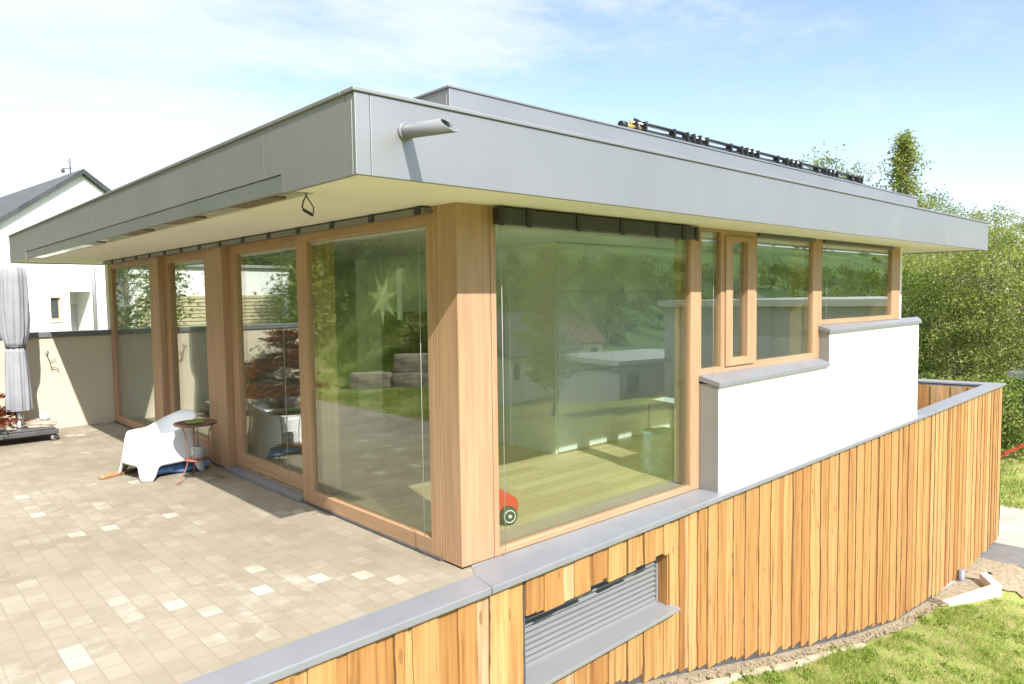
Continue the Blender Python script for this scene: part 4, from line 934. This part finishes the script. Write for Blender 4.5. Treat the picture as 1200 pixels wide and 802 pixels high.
# ------------------------------------------------------------------ valley seen only as reflections in the panes
plant('tree', 'bright yellow green tree down the valley, mirrored in the large window', 'tree', 29.2, -27.3, 'vt', 'leaf_yellow', 1.0, 0, None, h=10.6, rx=1.75, nleaf=9000, lsize=.10, seed=95, shape='round', base=.2, trunk_r=.15, clump=.2)
def vhouse(x, y, rot, w, d, h, roofm, wallm, lab, flat=False):
    z = gz(x, y); r = thing('valley_house', lab, 'house', (x, y, z), None); r.rotation_euler = (0,0,rot)
    m = MB(); m.box(-w/2,w/2,-d/2,d/2,-2,h); m.build('wall', wallm, r); m = MB()
    if flat: m.box(-w/2-.3,w/2+.3,-d/2-.3,d/2+.3,h+.002,h+.35)
    else:
        e = d/2+.5; m.hexa([(-w/2-.4,-e,h-.1),(w/2+.4,-e,h-.1),(w/2+.4,0,h+d*.36),(-w/2-.4,0,h+d*.36),(-w/2-.4,-e,h+.1),(w/2+.4,-e,h+.1),(w/2+.4,0,h+d*.36+.2),(-w/2-.4,0,h+d*.36+.2)])
        m.hexa([(-w/2-.4,0,h+d*.36),(w/2+.4,0,h+d*.36),(w/2+.4,e,h-.1),(-w/2-.4,e,h-.1),(-w/2-.4,0,h+d*.36+.2),(w/2+.4,0,h+d*.36+.2),(w/2+.4,e,h+.1),(-w/2-.4,e,h+.1)])
        m.add([(-w/2,-d/2,h),(-w/2,d/2,h),(-w/2,0,h+d*.36)], [(0,1,2)]); m.add([(w/2,-d/2,h),(w/2,d/2,h),(w/2,0,h+d*.36)], [(0,1,2)])
    m.build('roof', roofm, r)
    for i in range(max(2, int(w/3))):
        m = MB(); xx = -w/2+1.2+i*(w-2.4)/max(1, int(w/3)-1); m.box(xx-.5,xx+.5,d/2,d/2+.03,h-1.9,h-.6); m.build('window', M['dark_metal'], r)
    return r
pr = plain('pale_flat_roof', (.34,.35,.345), .8, .05, 1, 0); gr = plain('grey_tile_roof', (.16,.16,.17), .7, .15, 2, 0); rrf = plain('brown_tile_roof', (.20,.10,.07), .7, .15, 2, 0)
vhouse(46, -16, rad(-6), 26, 13, 4.2, pr, M['concrete'], 'long flat roofed pale building in the valley, mirrored in the upper windows', True)
vhouse(40, -29, rad(12), 9, 7, 2.4, pr, M['concrete'], 'low grey building in the valley, mirrored beside the mullion', True)
vhouse(40, -44, rad(-15), 12, 9, 4.5, gr, M['white'], 'white house with grey roof down in the valley, mirrored in the large window')
vhouse(62, -62, rad(20), 14, 10, 5, rrf, M['white'], 'white house with brown roof far down the valley, mirrored in the large window')
vhouse(75, -40, rad(-25), 13, 9, 5, gr, M['white'], 'far white house with steep grey roof, mirrored in the upper windows')
vhouse(52, -80, rad(8), 16, 10, 6, gr, M['beige'], 'beige house with grey roof at the valley bottom')
R = np.random.default_rng(15); P = []; 
for i in range(620):
    b = R.random(); y = -R.uniform(125, 260) if b < .75 else -R.uniform(330, 620); x = R.uniform(10, 900)*(1 if b < .75 else 1.2)
    if math.sin(x*.02+y*.013)+.6*math.sin(x*.05-y*.03+1) < (-.9 if b < .75 else .1): continue
    r = R.uniform(2.5, 5); z = gz(x, y); n = 120; P.append(R.normal(size=(n,3))*np.array([r*.6, r*.6, r*.55])+np.array([x, y, z+r*.9]))
P = np.concatenate(P); cc = np.clip(np.repeat(R.random(len(P)//120), 120)*.7+R.random(len(P))*.3, 0, 1)
tag(quads('far_woods', leafquads(P, np.full(len(P), .9), R), M['leaf_green'], None, np.stack([cc,cc,cc,np.ones_like(cc)],1)), 'woods and hedgerows on the far valley slope', 'woods', kind='stuff')

# ------------------------------------------------------------------ sky, sun, camera
SUN = Vector((-.201, -.713, .672)).normalized()
el = math.asin(SUN.z); azn = math.atan2(SUN.x, SUN.y)         # clockwise from +Y
w_ = bpy.data.worlds.new('World'); sc.world = w_; w_.use_nodes = True; nt_ = w_.node_tree; nt_.nodes.clear()
k = N.__new__(N); k.t = nt_
out = k.n('ShaderNodeOutputWorld'); bg = k.n('ShaderNodeBackground'); sky = k.n('ShaderNodeTexSky', sky_type='NISHITA')
sky.sun_disc = False; sky.sun_elevation = el; sky.sun_rotation = azn; sky.altitude = 300; sky.air_density = 1.0; sky.dust_density = .6; sky.ozone_density = 1.0
tc = k.n('ShaderNodeTexCoord'); mp1 = k.n('ShaderNodeMapping'); mp1.inputs['Rotation'].default_value = (0, .15, rad(20)); mp1.inputs['Scale'].default_value = (.8, 3.6, 9); k.l(tc.outputs['Generated'], mp1.inputs['Vector'])
c1_ = k.noise(mp1.outputs[0], 1.6, 8, .66)
mp2 = k.n('ShaderNodeMapping'); mp2.inputs['Scale'].default_value = (1, 1, 2.2); mp2.inputs['Location'].default_value = (3.1, .4, 0); k.l(tc.outputs['Generated'], mp2.inputs['Vector'])
c2_ = k.noise(mp2.outputs[0], 1.1, 5, .55)
sx_ = k.n('ShaderNodeSeparateXYZ'); k.l(tc.outputs['Generated'], sx_.inputs[0])
# cloud cover thickens towards the north-west (picture left), as banks of cloud do
side = k.math('ADD', k.math('MULTIPLY', sx_.outputs[0], -.22), k.math('MULTIPLY', sx_.outputs[1], .14))
cov_ = k.math('ADD', k.math('ADD', k.math('MULTIPLY', c1_, .85), k.math('MULTIPLY', c2_, .75)), side)
fac = k.ramp(cov_, [(.55, (.05,.05,.05)), (.66, (.16,.16,.16)), (.74, (.42,.42,.42)), (.84, (.66,.66,.66)), (.95, (.8,.8,.8))])
mix = k.mix(k.mix(sky.outputs[0], (.97, .93, .99), 1.0, 'MULTIPLY'), (3.7, 3.9, 4.05), fac)
# unseen bright cloud layer, added high overhead as fill light
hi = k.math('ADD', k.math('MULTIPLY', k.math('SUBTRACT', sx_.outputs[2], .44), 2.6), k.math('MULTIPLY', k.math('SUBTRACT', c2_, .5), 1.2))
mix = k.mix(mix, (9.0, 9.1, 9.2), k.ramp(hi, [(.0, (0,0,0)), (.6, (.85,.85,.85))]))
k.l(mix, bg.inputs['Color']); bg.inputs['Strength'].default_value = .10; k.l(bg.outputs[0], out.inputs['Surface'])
ld = bpy.data.lights.new('sun', 'SUN'); ld.energy = 3.2; ld.angle = rad(.53); ld.color = (1, .955, .88)
lo = bpy.data.objects.new('sun', ld); COL.objects.link(lo); lo.rotation_euler = SUN.to_track_quat('Z', 'Y').to_euler()

yaw, pit_, rol = .8247, .0613, -.0132
f = Vector((math.cos(yaw)*math.cos(pit_), math.sin(yaw)*math.cos(pit_), -math.sin(pit_))); r = f.cross(Vector((0,0,1))).normalized(); u_ = r.cross(f)
r2 = math.cos(rol)*r + math.sin(rol)*u_; u2 = -math.sin(rol)*r + math.cos(rol)*u_
cd = bpy.data.cameras.new('camera'); co_ = bpy.data.objects.new('camera', cd); COL.objects.link(co_)
mw = Matrix(((r2.x, u2.x, -f.x, CAM.x), (r2.y, u2.y, -f.y, CAM.y), (r2.z, u2.z, -f.z, CAM.z), (0,0,0,1))); co_.matrix_world = mw
cd.sensor_fit = 'HORIZONTAL'; cd.sensor_width = 36; cd.lens = 36*844.37/1200; cd.clip_start = .05; cd.clip_end = 6000
sc.camera = co_
sc.view_settings.view_transform = 'Standard'; sc.view_settings.look = 'None'; sc.view_settings.exposure = 1.52; sc.view_settings.gamma = 1; sc.view_settings.use_curve_mapping = False
sc.cycles.transparent_max_bounces = 24; sc.cycles.max_bounces = 10; sc.cycles.diffuse_bounces = 5; sc.cycles.glossy_bounces = 5
sc.cycles.use_denoising = True
